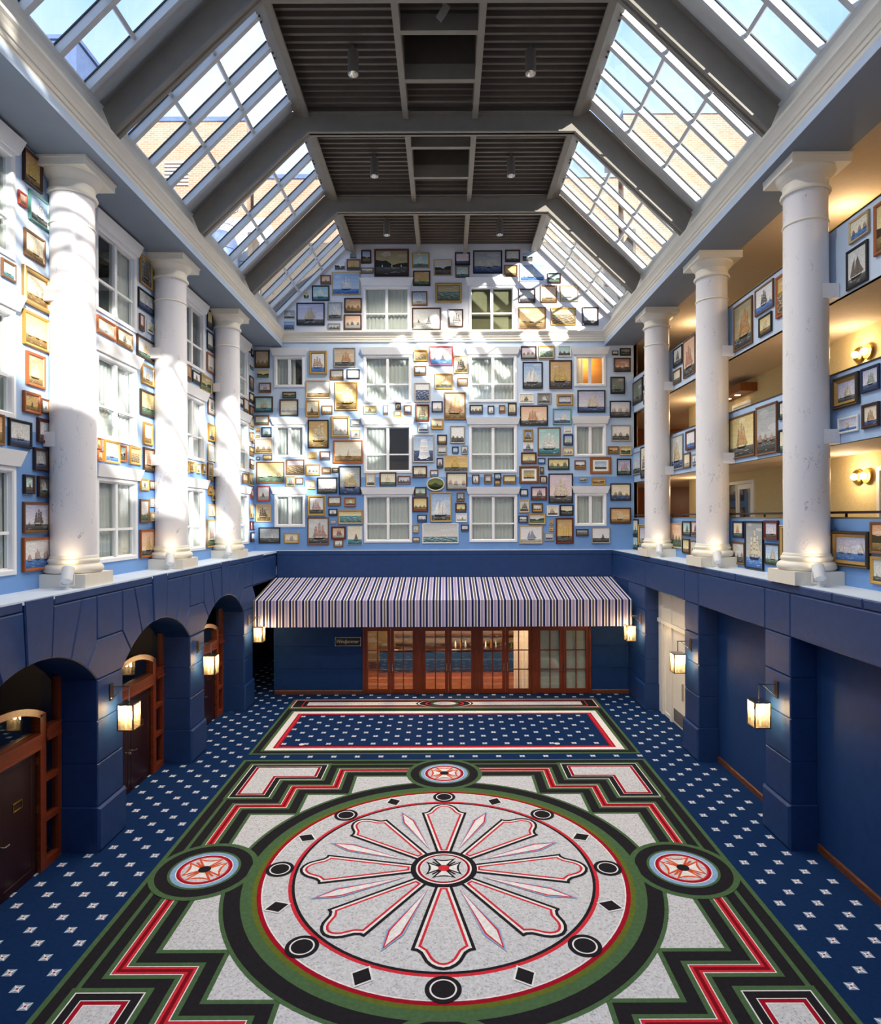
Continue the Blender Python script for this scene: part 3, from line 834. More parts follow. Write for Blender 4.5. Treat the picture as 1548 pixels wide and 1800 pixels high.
for k, (y0, y1) in enumerate(SEG):
    for nm, x0, x1 in (('left', LB[0], LB[1]), ('right', LB[2], LB[3])):
        b = MB().box(x0, x1, y0 + .09, y1 - .09, 18.40, 18.43).box(x0 + .06, x1 - .06, y0 + .09, y1 - .09, 18.43, 18.84).box(x0, x1, y0 + .09, y1 - .09, 18.81, 18.84)
        tag(b.build('roof_joist', M['steel']), 'slim taupe joist on the %s of the %s roof bay' % (nm, BAYN[k]), 'beam', 'roof joists')
    if HATCH[k]:
        h = HATCH[k]
        for nm, y in (('near', h[0]), ('far', h[1])):
            b = MB().box(LB[1], LB[2], y - .07, y + .07, 18.40, 18.43).box(LB[1], LB[2], y - .02, y + .02, 18.43, 18.84)
            tag(b.build('roof_trimmer', M['steel']), '%s cross bar of the recessed hatch in the %s roof bay' % (nm, BAYN[k]), 'beam', 'hatch cross bars')
        t = thing('roof_hatch', 'dark recessed roof hatch with ribbed lining in the %s roof bay' % BAYN[k], 'hatch', (-.11, sum(h) / 2, ZD), (0, 0, 0))
        L = (h[1] - h[0]) / 2
        MB().box(-.95, -.91, -L, L, -.1, .8).box(.91, .95, -L, L, -.1, .8).box(-.95, .95, -L - .04, -L, -.1, .8).box(-.95, .95, L, L + .04, -.1, .8).box(-.95, .95, -L, L, .8, .85).build('hatch_box', M['deck'], t)
        for q in range(9): MB().box(-.85, .85, -L + .12 + q * .17, -L + .20 + q * .17, .76, .80).build('slat', M['deck'], t)

# skylights: glazing bars, cross bars and panes on the two slopes
LOW, TOPP = {'left': (-7.30, 15.82), 'right': (7.16, 15.82)}, {'left': (-4.36, 18.74), 'right': (4.20, 18.74)}
SB = [(-2.2, 3.95)] + [(BENTS[i], BENTS[i + 1]) for i in range(4)] + [(BENTS[4], YB)]
nsk = 0
for si, side in enumerate(('left', 'right')):
    (xa, za), (xb, zb) = LOW[side], TOPP[side]
    Ls = hypot(xb - xa, zb - za); ang = atan2(zb - za, abs(xb - xa)); sg = 1 if side == 'left' else -1
    # local frame: a along Y, b up the slope, c inward normal
    def TT(a, b, c, xa=xa, za=za, ang=ang, sg=sg): return (xa + sg * (b * cos(ang) + c * sin(ang)), a, za + b * sin(ang) - c * cos(ang))
    for k, (y0, y1) in enumerate(SB):
        nsk += 1
        g = struct_empty('window_skylight_%d' % nsk)
        e0 = y0 + (.20 if k else 0); e1 = y1 - (.58 if k < 5 else .12)
        ys = [e0 + (e1 - e0) * q / 4 for q in range(5)]
        for y in ys:
            MB().box(y - .062, y + .062, 0, Ls, -.03, .16, T=TT).build('glazing_bar', M['bar'], g)
            MB().box(y - .082, y + .082, 0, Ls, -.035, -.005, T=TT).build('gasket', M['gasket'], g)
        if k < 5: MB().box(e1 + .05, y1 - .04, 0, Ls, -.02, .03, T=TT).build('edge_flashing', M['bar'], g)
        for q in (1, 2):
            b = Ls * q / 3
            for i in range(4):
                MB().box(ys[i] + .062, ys[i + 1] - .062, b - .04, b + .04, -.03, .085, T=TT).build('crossbar', M['bar'], g)
        for i in range(4):
            for q in range(3):
                MB().box(ys[i] + .065, ys[i + 1] - .065, Ls * q / 3 + .045, Ls * (q + 1) / 3 - .045, -.012, -.004, T=TT).build('pane', M['sky_glass'], g)
    struct(MB().box(-2.2, YB, -.12, .0, -.04, .12, T=TT).build('trim_sill_%s' % side, M['bar']))

# unseen bars over the front end, added to cast bar shadows on the columns
g = struct_empty('window_skylight_ridge')
for q in range(6): MB().box(-4.36, 4.2, -2.2 + q * .92 - .05, -2.2 + q * .92 + .05, 18.72, 18.88).build('glazing_bar', M['bar'], g)
for q in range(5): MB().box(-4.36 + q * 2.14 - .05, -4.36 + q * 2.14 + .05, -2.2, 2.4, 18.76, 18.86).build('crossbar', M['bar'], g)
# downlights
def downlight(x, y, label):
    t = thing('downlight', label, 'lamp', (x, y, 18.12), (0, 0, 0), 'cylinder downlights')
    o = MB().lathe([(.125, 0), (.135, 0), (.135, .56), (.10, .58), (0, .58)], 24).build('can', M['fixture'], t); smooth_by_angle(o)
    o = MB().lathe([(.127, .0), (.10, .10), (.05, .16), (0, .16)], 24).build('reflector', M['reflector'], t); smooth_by_angle(o)
    MB().lathe([(.06, .58), (.06, .64), (.03, .66), (.03, .86), (0, .86)], 12).build('stem', M['fixture'], t)
    MB().lathe([(0, .10), (.03, .11), (.045, .14), (.03, .17), (0, .175)], 12).build('bulb', M['bulb_soft'], t)
    l = bpy.data.lights.new('downlight_beam', 'SPOT'); l.energy = DOWN_W; l.color = (1, .90, .76); l.spot_size = radians(125); l.spot_blend = .6; l.shadow_soft_size = .1
    lo = bpy.data.objects.new('downlight_beam', l); COL.objects.link(lo); lo.parent = t; lo.location = (0, 0, -.03)
DOWN_W = 470
for k, y in enumerate((11.2, 16.05, 20.85, 25.2)):
    for nm, x in (('left', -2.28), ('right', 2.17)):
        downlight(x, y, 'silver cylinder downlight on the %s of the %s roof bay' % (nm, BAYN[k + 1]))
t = thing('track_spot', 'square silver spotlight tilted under the roof deck of the third bay', 'spotlight', (0.0, 14.62, 18.85))
MB().box(-.12, .12, -.07, .07, 0, .05).build('mount', M['fixture'], t)
MB().tube((-.02, 0, 0), (-.02, 0, -.12), .02).build('stem', M['fixture'], t)
def TS(a, b, c): # tilted square head
    v = Matrix.Rotation(radians(38), 3, 'Y') @ Vector((a, b, c)); v = Matrix.Rotation(radians(30), 3, 'X') @ v
    return (v.x, v.y + .03, v.z - .26)
MB().box(-.075, .075, -.075, .075, -.20, .14, T=TS).build('head', M['fixture'], t)
MB().box(-.06, .06, -.06, .06, -.204, -.20, T=TS).build('lens', M['reflector'], t)

struct(MB().box(-15.5, 19, YB + 2.02, 34.5, 14.62, 15.3).build('roof_back', M['roofing']))
# ---------------------------------------------------------------- outside the glass: brick neighbours and roof gear
def tower(name, label, x0, x1, y0, y1, z1, extra=None):
    t = thing(name, label, 'building', ((x0 + x1) / 2, y0, 15.3))
    cx = (x0 + x1) / 2; hw = (x1 - x0) / 2
    MB().box(-hw, hw, 0, y1 - y0, 0, z1 - 15.3).build('brick_wall', M['brick'], t)
    MB().box(-hw - .05, hw + .05, -.06, y1 - y0 + .05, z1 - 15.3, z1 - 15.1).build('coping', M['zinc'], t)
    if extra: extra(t)
    return t
def louv(t):
    for q in range(7): MB().prism([(-.06, 0), (0, .0), (0, .10), (-.01, .10)], -1.2, -.1, lambda a, b, c, q=q: (c, a - .01, 7.3 + q * .17 + b)).build('louvre_slat', M['louvre'], t)
tower('brick_tower', 'tan brick tower with a louvre rising beyond the left skylight', -14.5, -9.25, 30.0, 34, 25.6, louv)
tower('brick_block', 'long tan brick block with flat coping behind the gable', -9.0, 8.2, 30.2, 33.8, 23.0)
tower('brick_annex', 'tall tan brick building rising beyond the right skylight', 8.45, 18, 30.2, 33.8, 26.0)
for k, (x, z1, r, lb) in enumerate(((-12.9, 22.0, 1.0, 'larger blue grey vent drum on the roof outside the left skylight'), (-9.9, 19.7, .7, 'smaller blue grey vent drum on the roof outside the left skylight'))):
    t = thing('vent_drum', lb, 'vent', (x, 28.4, 15.3))
    o = MB().lathe([(r, 0), (r, z1 - 15.3 - .5), (r * .8, z1 - 15.3 - .15), (r * .4, z1 - 15.3), (0, z1 - 15.3)], 24).build('drum', M['zinc'], t); smooth_by_angle(o)
    for q in range(6): MB().lathe([(r + .012, .5 + q), (r + .03, .52 + q), (r + .012, .54 + q)], 24).build('seam', M['zinc'], t)
t = thing('roof_unit', 'pale corrugated roof unit with a low rail outside the left skylight', 'roof unit', (-9.2, 29.2, 15.3))
MB().box(-1.1, 1.1, 0, 1.2, 0, 5.4).build('casing', M['louvre'], t)
for q in range(12): MB().box(-1.05 + q * .18, -.99 + q * .18, -.03, 0, 0, 5.3).build('rib', M['louvre'], t)
for z in (2.9, 3.3): MB().tube((-1.3, -.3, z), (1.6, -.3, z), .02).build('rail', M['zinc'], t)
t = thing('chimney_stack', 'blue grey metal chimney stack close outside the left skylight', 'chimney', (-9.25, 16.0, 15.3))
MB().box(-.35, .35, -.5, .5, 0, 3.3).build('stack', M['zinc'], t); MB().box(-.40, .40, -.55, .55, 3.3, 3.4).build('cap', M['zinc'], t)

# ---------------------------------------------------------------- mahogany door screens in the arches on the left
ndoor = 3
for k, a in enumerate((11.53, 16.41, 21.29)):
    ndoor += 1
    d = struct_empty('door_%d' % ndoor, (-8.12, a, 0), ROT['L'])
    W = 1.885; TI = None
    def B(name, a0, a1, b0, b1, c0=-.06, c1=.06, m='wood'): return MB().box(a0, a1, b0, b1, c0, c1).build(name, M[m], d)
    for s in (-1, 1):
        lo, hi = sorted((s * (W - .13), s * W)); B('jamb_post', lo, hi, 0, arc(W - .13) - .03)
        lo, hi = sorted((s * 1.12, s * 1.30)); B('door_post', lo, hi, 0, 3.12, -.08, .10)
        lo, hi = sorted((s * 1.30, s * (W - .13)))
        for b0, b1 in ((.0, .16), (.92, 1.02), (1.72, 1.82), (2.62, 2.80)): B('sidelight_rail', lo, hi, b0, b1, -.06, .09 if b0 != 2.62 else .12)
        for b0, b1 in ((2.80, 2.84), (2.56, 2.62)): B('transom_mould', lo, hi, b0, b1, -.04, .15)
        for b0, b1 in ((.16, .92), (1.02, 1.72), (1.82, 2.56), (2.84, 3.85)): B('pane', lo, hi, b0, b1, -.006, .0, 'door_glass')
    B('transom', -1.12, 1.12, 2.50, 2.72, -.06, .10)
    B('transom_mould', -1.12, 1.12, 2.72, 2.76, -.05, .15); B('transom_mould', -1.12, 1.12, 2.46, 2.50, -.05, .14)
    R2 = (1.30 ** 2 + .34 ** 2) / (2 * .34); z2 = 3.12 + .34 - R2
    arcp = lambda r, h: [(-h + 2 * h * q / 16, z2 + sqrt(max(r * r - (-h + 2 * h * q / 16) ** 2, 0))) for q in range(17)]
    up, dn = arcp(R2, 1.30), arcp(R2 - .13, 1.14)
    MB().prism(dn + up[::-1], -.08, .10).build('arched_head', M['wood'], d)
    gl = [(-1.12, 2.76)] + [(1.12, 2.76)] + dn[::-1]
    MB().prism(gl, -.006, 0).build('pane', M['door_glass'], d)
    topg = up + [(1.6, 3.45)] + [(t, arc(t) - .005) for t in [1.6 - 3.2 * q / 12 for q in range(13)]] + [(-1.6, 3.45)]
    for s in (-1, 1):
        lo, hi = sorted((s * .012, s * 1.11))
        lf = MB().ring(lo, hi, .02, 2.45, [(0, -.03), (0, .03), (.14, .03), (.155, .018), (.17, .02), (.5, .02)]).build('door_leaf', M['wood_dark'], d)
        MB().box(lo + .1, hi - .1, .1, 2.35, -.025, .019).build('door_panel', M['wood_dark'], lf)
        for z in (.28, 1.2, 2.15): MB().box(*sorted((s * 1.095, s * 1.125)), z, z + .14, .02, .045).build('hinge', M['brass'], lf)
        xx = s * .10
        MB().tube((xx, 1.02, .03), (xx, 1.02, .09), .018).tube((xx, 1.02, .09), (xx + s * .12, 1.02, .09), .014).build('handle', M['chrome'], lf)
        MB().ring(*sorted((s * .42, s * .68)), 1.5, 1.66, [(0, .02), (0, .034), (.014, .034), (.014, .02)]).build('plate_frame', M['brass'], lf)

# ---------------------------------------------------------------- white double door in the recess on the right
ndoor += 1
d = struct_empty('door_%d' % ndoor, (7.70, 23.2, 0), ROT['R'])
MB().box(0, 3.85, 3.35, 4.46, -.1, .0).build('door_header', M['white'], d)
MB().box(0, 3.85, 3.22, 3.35, -.1, .05).build('transom', M['white'], d)
for x0, x1 in ((0, .35), (.35, .52), (1.22, 1.40), (3.70, 3.85)): MB().box(x0, x1, 0, 4.4 if x0 else 3.3, -.1, .03 if x0 in (.35, 1.22) else 0).build('door_post', M['white'], d)
MB().ring(.52, 1.22, .0, 3.22, [(0, -.02), (.12, -.02), (.14, -.04), (.4, -.04)]).build('side_panel', M['white'], d)
MB().box(.6, 1.15, .1, 3.1, -.08, -.039).build('side_board', M['white'], d)
for x0, x1, hx in ((1.40, 2.55, 2.40), (2.57, 3.70, 2.70)):
    lf = MB().box(x0 + .01, x1 - .01, .02, 3.2, -.08, -.02).build('door_leaf', M['white'], d)
    MB().box(hx - .025, hx + .025, 1.0, 1.55, -.02, .04).build('handle', M['chrome'], lf)
    v = MB().ring(x0 + .1, x1 - .1, .10, .52, [(0, -.02), (0, -.005), (.02, -.005), (.02, -.019)])
    for q in range(11): v.box(x0 + .12, x1 - .12, .13 + q * .034, .15 + q * .034, -.02, -.008)
    v.build('vent', M['fixture'], lf)
struct(MB().box(7.80, 8.0, 18.9, 23.3, 0, 5.5).build('wall_recess_white', M['white']))

# ---------------------------------------------------------------- glazed mahogany doors below the awning
def fx(px): return (px - 783.9) * YF / F
LEAVES = [(-3.23, -2.205), (-2.195, -1.2), (-.94, .085), (.095, 1.12), (1.34, 2.355), (2.365, 3.40), (3.62, 4.635), (4.645, 5.67)]
for a0, a1 in ((-3.31, -3.23), (-1.2, -.94), (1.12, 1.34), (3.40, 3.62), (5.67, 5.75)):
    pb = MB().box(a0, a1, YF - .03, YF + .12, 0, 2.66)
    if a1 - a0 > .15: pb.box(a0 + .05, a1 - .05, YF - .05, YF - .03, 0, 2.66)
    struct(pb.build('trim_door_post', M['wood']))
struct(MB().box(-3.31, 5.75, YF - .03, YF + .12, 2.62, 2.88).build('trim_door_head', M['wood']))
for k, (a0, a1) in enumerate(LEAVES):
    ndoor += 1
    d = struct_empty('door_%d' % ndoor, (a0, YF + .04, 0), ROT['B'])
    w = a1 - a0
    MB().ring(0, w, .015, 2.62, [(0, -.03), (0, .03), (.115, .03), (.13, .01), (.13, -.03)]).build('door_frame', M['wood'], d)
    MB().box(.1, w - .1, .02, .19, -.02, .022).build('bottom_rail', M['wood'], d)
    MB().box(w / 2 - .022, w / 2 + .022, .19, 2.5, -.025, .02).build('glazing_bar', M['wood'], d)
    for z in (.955, 1.72): MB().box(.12, w - .12, z - .02, z + .02, -.024, .019).build('glazing_bar', M['wood'], d)
    for x0, x1 in ((.125, w / 2 - .02), (w / 2 + .02, w - .125)):
        for z0, z1 in ((.19, .937), (.973, 1.70), (1.74, 2.49)):
            MB().box(x0, x1, z0, z1, -.006, 0).build('pane', M['door_glass'], d)
    hx = w - .06 if k % 2 == 0 else .06
    MB().tube((hx, .92, .075), (hx, 1.22, .075), .014).tube((hx, .95, .03), (hx, .95, .08), .01).tube((hx, 1.19, .03), (hx, 1.19, .08), .01).build('handle', M['chrome'], d)
# the room behind
struct(MB().box(-4.0, 6.6, YF + .22, 31, 0, .012).build('floor_bar_room', M['base_wood']))
rm = MB().box(-4.2, -4.0, YF + .2, 31, 0, 3.1).box(6.6, 6.8, YF + .2, 31, 0, 3.1).box(-4.2, 6.8, 31, 31.2, 0, 3.1)
struct(rm.build('wall_bar_room', M['room']))
struct(MB().box(-4.2, 6.8, YF + .2, 31.2, 3.0, 3.1).build('ceiling_bar_room', M['room_warm']))
t = thing('bar_counter', 'dark bar counter seen through the glazed doors', 'counter', (1.2, 29.2, 0), (0, 0, 0))
MB().box(-4.2, 3.6, -.3, .35, 0, 1.02).build('body', M['navy'], t); MB().box(-4.3, 3.7, -.38, .4, 1.02, 1.08).build('worktop', M['wood_dark'], t)
t = thing('back_shelf', 'dark shelf unit on the rear wall of the bar', 'shelf', (1.2, 30.75, 0))
MB().box(-3.6, 3.4, -.2, .2, 0, .95).build('cabinet', M['wood_dark'], t)
for z in (1.35, 1.75): MB().box(-3.6, 3.4, -.15, .2, z, z + .03).build('shelf_board', M['wood'], t)
bcol = ('1c4a2c', 'c9d6dc', '8a5a1e', '9fb8c6', '3a1c10', 'd8cfa8')
rnd = random.Random(3)
NTHW = ('first', 'second', 'third', 'fourth', 'fifth', 'sixth', 'seventh', 'eighth', 'ninth', 'tenth', 'eleventh', 'twelfth', 'thirteenth', 'fourteenth', 'fifteenth', 'sixteenth')
for q in range(16):
    x = .2 + q * .23
    y = 29.05 + .2 * (q % 2)
    c = lin(bcol[q % 6])
    b = MB().lathe([(0, 0), (.038, 0), (.038, .17), (.03, .20), (.013, .24), (.013, .30), (0, .30)], 12, col=c)
    o = b.build('bottle', mat('bottle glass %d' % q, c, .1, spec=.8) if q < 6 else bpy.data.materials['bottle glass %d' % (q % 6)], None, (x, y, 1.08)); smooth_by_angle(o)
    tag(o, '%s bottle on the bar counter, %s from the left behind the glass' % (('green', 'clear', 'amber', 'pale blue', 'brown', 'cream')[q % 6], NTHW[q]), 'bottle', 'bottles on the bar')
for q, (x, y) in enumerate(((-2.2, 27.5), (.4, 27.6), (3.6, 27.5))):
    t = thing('ceiling_lamp', 'round ceiling lamp inside the bar room, %s' % ('left one', 'middle one', 'right one')[q], 'lamp', (x, y, 2.86), (0, 0, 0), 'bar ceiling lamps')
    o = MB().lathe([(0, 0), (.16, .01), (.2, .06), (.2, .10), (0, .12)], 20).build('shade', M['bulb_soft'], t); smooth_by_angle(o)
    l = bpy.data.lights.new('bar_light', 'POINT'); l.energy = 150; l.color = (1, .70, .38); l.shadow_soft_size = .2
    lo = bpy.data.objects.new('bar_light', l); COL.objects.link(lo); lo.parent = t; lo.location = (0, 0, -.12)
b = curtain(.75, 2.55, True, None, 5).build('drape', M['curtain_white'], None, (2.72, YF + .35, .02), (pi / 2, 0, 0), smooth=True)
tag(b, 'white drape hanging inside the sixth glazed door leaf', 'curtain')
b = MB().box(3.6, 5.7, YF + .13, YF + .14, .05, 2.62); 
tag(b.build('roller_blind', M['blind']), 'pale green blind covering the two rightmost glazed doors', 'blind')
t = thing('ceiling_lamp', 'warm lamp in the upper room behind the top right narrow window', 'lamp', (6.3, YB + .75, 14.1))  # hidden lamp, added to light the amber room
o = MB().lathe([(0, 0), (.12, .01), (.14, .05), (0, .08)], 16).build('shade', M['bulb_soft'], t)
l = bpy.data.lights.new('room_light', 'POINT'); l.energy = 26; l.color = (1, .66, .3); l.shadow_soft_size = .1
lo = bpy.data.objects.new('room_light', l); COL.objects.link(lo); lo.parent = t; lo.location = (0, 0, -.1)

# ---------------------------------------------------------------- striped awning
AW = thing('awning', 'long awning striped navy, white, lavender and taupe over the glazed doors', 'awning', (-.13, 24.3, 2.85))
stripes = [(.075, '766a5f'), (.04, 'f8f4f6'), (.085, '232b66'), (.025, 'f8f2f6'), (.04, 'c3b2cc'), (.04, 'a09cb6'), (.04, 'cdbbd0'), (.025, 'f8f2f6'), (.085, '232b66'), (.04, 'f4f0f4')]
per = sum(s[0] for s in stripes)
cano, val = MB(), MB()
xa, xb = -7.19, 7.19
x = xa; q = 0
nfold = 0
while x < xb - 1e-4:
    wd, hx_ = stripes[q % len(stripes)]
    x1 = min(x + wd, xb); c = lin(hx_)
    kt = 7.28 / 7.19
    for dz in (0, -.012):
        P = [(x, 0, 1.01 + dz), (x1, 0, 1.01 + dz), (x1 * kt, 3.40, 1.57 + dz), (x * kt, 3.40, 1.57 + dz)]
        cano.face(P if dz == 0 else P[::-1], c)
    def wv(xx): return .012 * sin(xx * 2.1) + .008 * sin(xx * 5.3)
    for dy in (0, .012):
        zb = 0
        P = [(x, dy + wv(x), 0), (x1, dy + wv(x1), 0), (x1, dy, 1.01), (x, dy, 1.01)]
        val.face(P if dy == 0 else P[::-1], c)
    x = x1; q += 1
cano.build('canopy', M['awning'], AW); val.build('valance', M['awning'], AW)
for sx in (-7.19, 7.19):
    MB().face([(sx, 0, 0), (sx, 0, 1.01), (sx * kt, 3.4, 1.57), (sx * kt, 3.4, 1.0)], lin('f0ecf0')).build('side_wing', M['awning'], AW)
MB().tube((-7.19, .02, .99), (7.19, .02, .99), .02).build('front_bar', M['fixture'], AW)

# ---------------------------------------------------------------- restaurant name sign
x0, x1 = fx(589), fx(634.5)
zt, zb = 7 - (1120.0 - 910.4) * YF / F, 7 - (1135.4 - 910.4) * YF / F
sg_ = thing('sign', 'small black name plaque with silver frame beside the glazed doors', 'sign', ((x0 + x1) / 2, YF - .004, zb), ROT['B'])
w, h = x1 - x0, zt - zb
MB().ring(-w / 2, w / 2, 0, h, [(0, 0), (0, .03), (.022, .03), (.03, .015)]).build('sign_frame', M['chrome'], sg_)
MB().box(-w / 2 + .02, w / 2 - .02, .02, h - .02, 0, .016).build('sign_panel', M['black'], sg_)
cu = bpy.data.curves.new('lettering', 'FONT'); cu.body = 'Windjammer'; cu.size = .215; cu.shear = .32; cu.align_x = 'CENTER'; cu.space_character = .92; cu.offset = -.002
to = bpy.data.objects.new('lettering_source', cu); COL.objects.link(to)
bpy.context.view_layer.update()
me = bpy.data.meshes.new_from_object(to.evaluated_get(bpy.context.evaluated_depsgraph_get()))
COL.objects.unlink(to); bpy.data.objects.remove(to)
xs = [v.co.x for v in me.vertices]; kx = (w - .13) / (max(xs) - min(xs)); mxx = (max(xs) + min(xs)) / 2
for v in me.vertices: v.co = ((v.co.x - mxx) * kx, v.co.y + h / 2 - .065, .0185)
me.materials.clear(); me.materials.append(mat('silver lettering', lin('e9e4d2'), .4))
link('lettering', me, sg_)

# ---------------------------------------------------------------- lanterns on the piers
def lantern(x, y, sg, label):
    t = thing('wall_lantern', label, 'lantern', (x, y, 2.42), (0, 0, 0 if sg > 0 else pi), 'glass box lanterns on the piers')
    # local +x points into the room; the wall is at x = 0
    MB().box(0, .03, -.07, .07, .62, .98).build('back_plate', M['bronze'], t)
    MB().box(.0, .42, -.012, .012, .90, .925).build('bracket_arm', M['chrome'], t)
    MB().tube((.03, 0, .66), (.30, 0, .90), .011).build('bracket_brace', M['chrome'], t)
    MB().tube((.40, 0, .905), (.40, 0, .60), .014).build('hanger', M['chrome'], t)
    c0, c1, hw = .235, .565, .165
    MB().prism([(c0 - .012, -hw - .012), (c1 + .012, -hw - .012), (c1 + .012, hw + .012), (c0 - .012, hw + .012)], .545, .575).build('roof_plate', M['chrome'], t)
    MB().box(c0, c1, -hw, hw, -.005, .015).build('floor_plate', M['bronze'], t)
    for px_ in (c0, c1):
        for py_ in (-hw, hw):
            MB().box(px_ - .012, px_ + .012, py_ - .012, py_ + .012, .0, .55).build('corner_post', M['bronze'], t)
    for py_ in (-hw, hw): MB().box(c0 + .012, c1 - .012, py_ - .003, py_ + .003, .015, .545).build('pane', M['lamp_glass'], t)
    for px_ in (c0, c1): MB().box(px_ - .003, px_ + .003, -hw + .012, hw - .012, .015, .545).build('pane', M['lamp_glass'], t)
    for dx, dy in ((-.06, -.04), (.06, -.04), (0, .06)):
        o = MB().lathe([(0, .22), (.022, .23), (.034, .28), (.026, .34), (.010, .39), (0, .40)], 12, .40 + dx, dy).build('bulb', M['bulb'], t); smooth_by_angle(o)
        MB().lathe([(0, .015), (.018, .015), (.018, .22), (0, .22)], 8, .40 + dx, dy).build('candle_tube', M['fixture_white'], t)
    l = bpy.data.lights.new('lantern_light', 'POINT'); l.energy = 17; l.color = (1, .70, .38); l.shadow_soft_size = .08
    lo = bpy.data.objects.new('lantern_light', l); COL.objects.link(lo); lo.parent = t; lo.location = (.40, 0, .46)
NTH = ('over the viewer', 'nearest', 'second', 'farthest')
for k, c in enumerate(PIERS):
    if k == 0: continue
    lantern(NL, c, 1, 'lit glass box lantern on the %s left pier' % NTH[k])
    lantern(NR, c, -1, 'lit glass box lantern on the %s right pier' % NTH[k])

# ---------------------------------------------------------------- medallion carpet
G, K, RD, RL, DR, WH, GY_ = lin('4e6b47'), lin('262428'), lin('a5142b'), lin('d8323f'), lin('86101f'), lin('f2efec'), lin('d9d9db') + (1.0,)
OLV, BLU, ORG = lin('66702a'), lin('8fb2d8'), lin('dd5a35')
RC = (-.06, 12.72)
class Rug:
    def __init__(s, cx, cy): s.mb = MB(); s.k = 0; s.hold = False; s.cx, s.cy = cx, cy
    def poly(s, p, col, rot=0, at_=(0, 0)):
        if not s.hold: s.k += 1
        z = s.k * .0005
        c_, s_ = cos(rot), sin(rot)
        P = [(s.cx + at_[0] + a * c_ - b * s_, s.cy + at_[1] + a * s_ + b * c_) for a, b in p]
        if area(P) < 0: P = P[::-1]
        base = len(s.mb.v)
        s.mb.v += [(a, b, z) for a, b in P]
        for t_ in tri(P): s.mb.f.append(tuple(base + q for q in t_)); s.mb.c.append(col); s.mb.mi.append(0)
    def disc(s, r, col, at_=(0, 0), n=96): s.poly([(r * cos(2 * pi * q / n), r * sin(2 * pi * q / n)) for q in range(n)], col, 0, at_)
    def each(s, polys, col, n, rot0=0):
        s.group(lambda: [s.poly(polys, col, rot0 + 2 * pi * q / n) for q in range(n)])
    def group(s, fn):
        if s.hold: fn(); return
        s.k += 1; s.hold = True; fn(); s.hold = False
R = Rug(*RC)
S = 5.79
sq = lambda h: [(-h, -h), (h, -h), (h, h), (-h, h)]
for h, c in ((S, G), (5.70, K), (5.48, G), (5.40, K)): R.poly(sq(h), c)
L1, L2, L3 = 5.02, 3.90, 2.82
def zig(dl):
    a, b, c = L1 + dl, L2 + dl, L3 + dl
    q1 = [(c, a), (c, b), (b, b), (b, c), (a, c)]
    # one corner, then mirrored round
    q = [(a, -c)] + [(a, c), (b, c), (b, b), (c, b), (c, a), (-c, a), (-c, b), (-b, b), (-b, c), (-a, c), (-a, -c), (-b, -c), (-b, -b), (-c, -b), (-c, -a), (c, -a), (c, -b), (b, -b), (b, -c)]
    return q
for dl, c in ((.175, G), (.095, WH), (.078, RL), (.032, DR), (-.032, RL), (-.078, WH), (-.095, G), (-.175, K), (-.39, G), (-.47, GY_)): R.poly(zig(dl), c)
BR = [(3.28, 4.38), (4.38, 4.38), (4.38, 3.28), (5.42, 3.28), (5.42, 5.42), (3.28, 5.42)]
for d_, c in ((.09, G), (.0, WH), (-.022, K), (-.155, WH), (-.172, RD), (-.245, WH), (-.262, GY_)): R.each(offset(BR, d_), c, 4)
R.disc(4.22, G); R.disc(4.15, K)
MED = [(4.75 * cos(q * pi / 2), 4.75 * sin(q * pi / 2)) for q in range(4)]
R.group(lambda: [R.disc(1.03, G, p, 64) for p in MED])
R.group(lambda: [R.disc(.92, K, p, 64) for p in MED])
R.disc(3.86, G); R.disc(3.66, OLV); R.disc(3.57, RD); R.disc(3.49, WH); R.disc(3.465, GY_)
R.disc(3.005, RL); R.disc(2.94, K); R.disc(2.885, GY_)
def cross(ps, sc, edge, fill, dot, armc):
    arm = [(.08 * sc, -.035 * sc), (.50 * sc, -.035 * sc), (.56 * sc, 0), (.50 * sc, .035 * sc), (.08 * sc, .035 * sc)]
    pt = [(.10 * sc, -.10 * sc), (.60 * sc, -.40 * sc), (.52 * sc, -.20 * sc), (.50 * sc, 0), (.52 * sc, .20 * sc), (.60 * sc, .40 * sc), (.10 * sc, .10 * sc)]
    inn = [(.18 * sc, -.07 * sc), (.50 * sc, -.27 * sc), (.44 * sc, -.12 * sc), (.43 * sc, 0), (.44 * sc, .12 * sc), (.50 * sc, .27 * sc), (.18 * sc, .07 * sc)]
    for sh, c, r0 in ((arm, armc, pi / 4), (pt, edge, 0), (inn, fill, 0)):
        R.group(lambda: [R.poly(sh, c, r0 + q * pi / 2, p) for q in range(4) for p in ps])
    R.group(lambda: [R.disc(.185 * sc, dot, p, 32) for p in ps])
for r, c in ((.69, G), (.64, BLU), (.545, WH), (.525, RD), (.475, RL), (.445, GY_)): R.group(lambda: [R.disc(r, c, p, 64) for p in MED])
cross(MED, .66, ORG, WH, K, ORG)
DOTS = [(3.255 * cos(q * pi / 4), 3.255 * sin(q * pi / 4)) for q in range(8)]
for r, c in ((.275, K), (.205, WH), (.178, K)): R.group(lambda: [R.disc(r, c, p, 40) for p in DOTS])
dm = [(3.03, 0), (3.235, -.165), (3.44, 0), (3.235, .165)]
R.each(offset(dm, .03), WH, 8, pi / 8); R.each(dm, K, 8, pi / 8)
pet = [(.58, -.15), (2.40, -.53)] + [(2.42, -.44), (2.48, -.375), (2.57, -.335), (2.67, -.29), (2.76, -.22), (2.83, -.12), (2.86, 0)]
pet = pet + [(a, -b) for a, b in pet[::-1][1:]]
for d_, c in ((0, K), (-.055, WH), (-.10, RL), (-.145, GY_)): R.each(offset(pet, d_), c, 8)
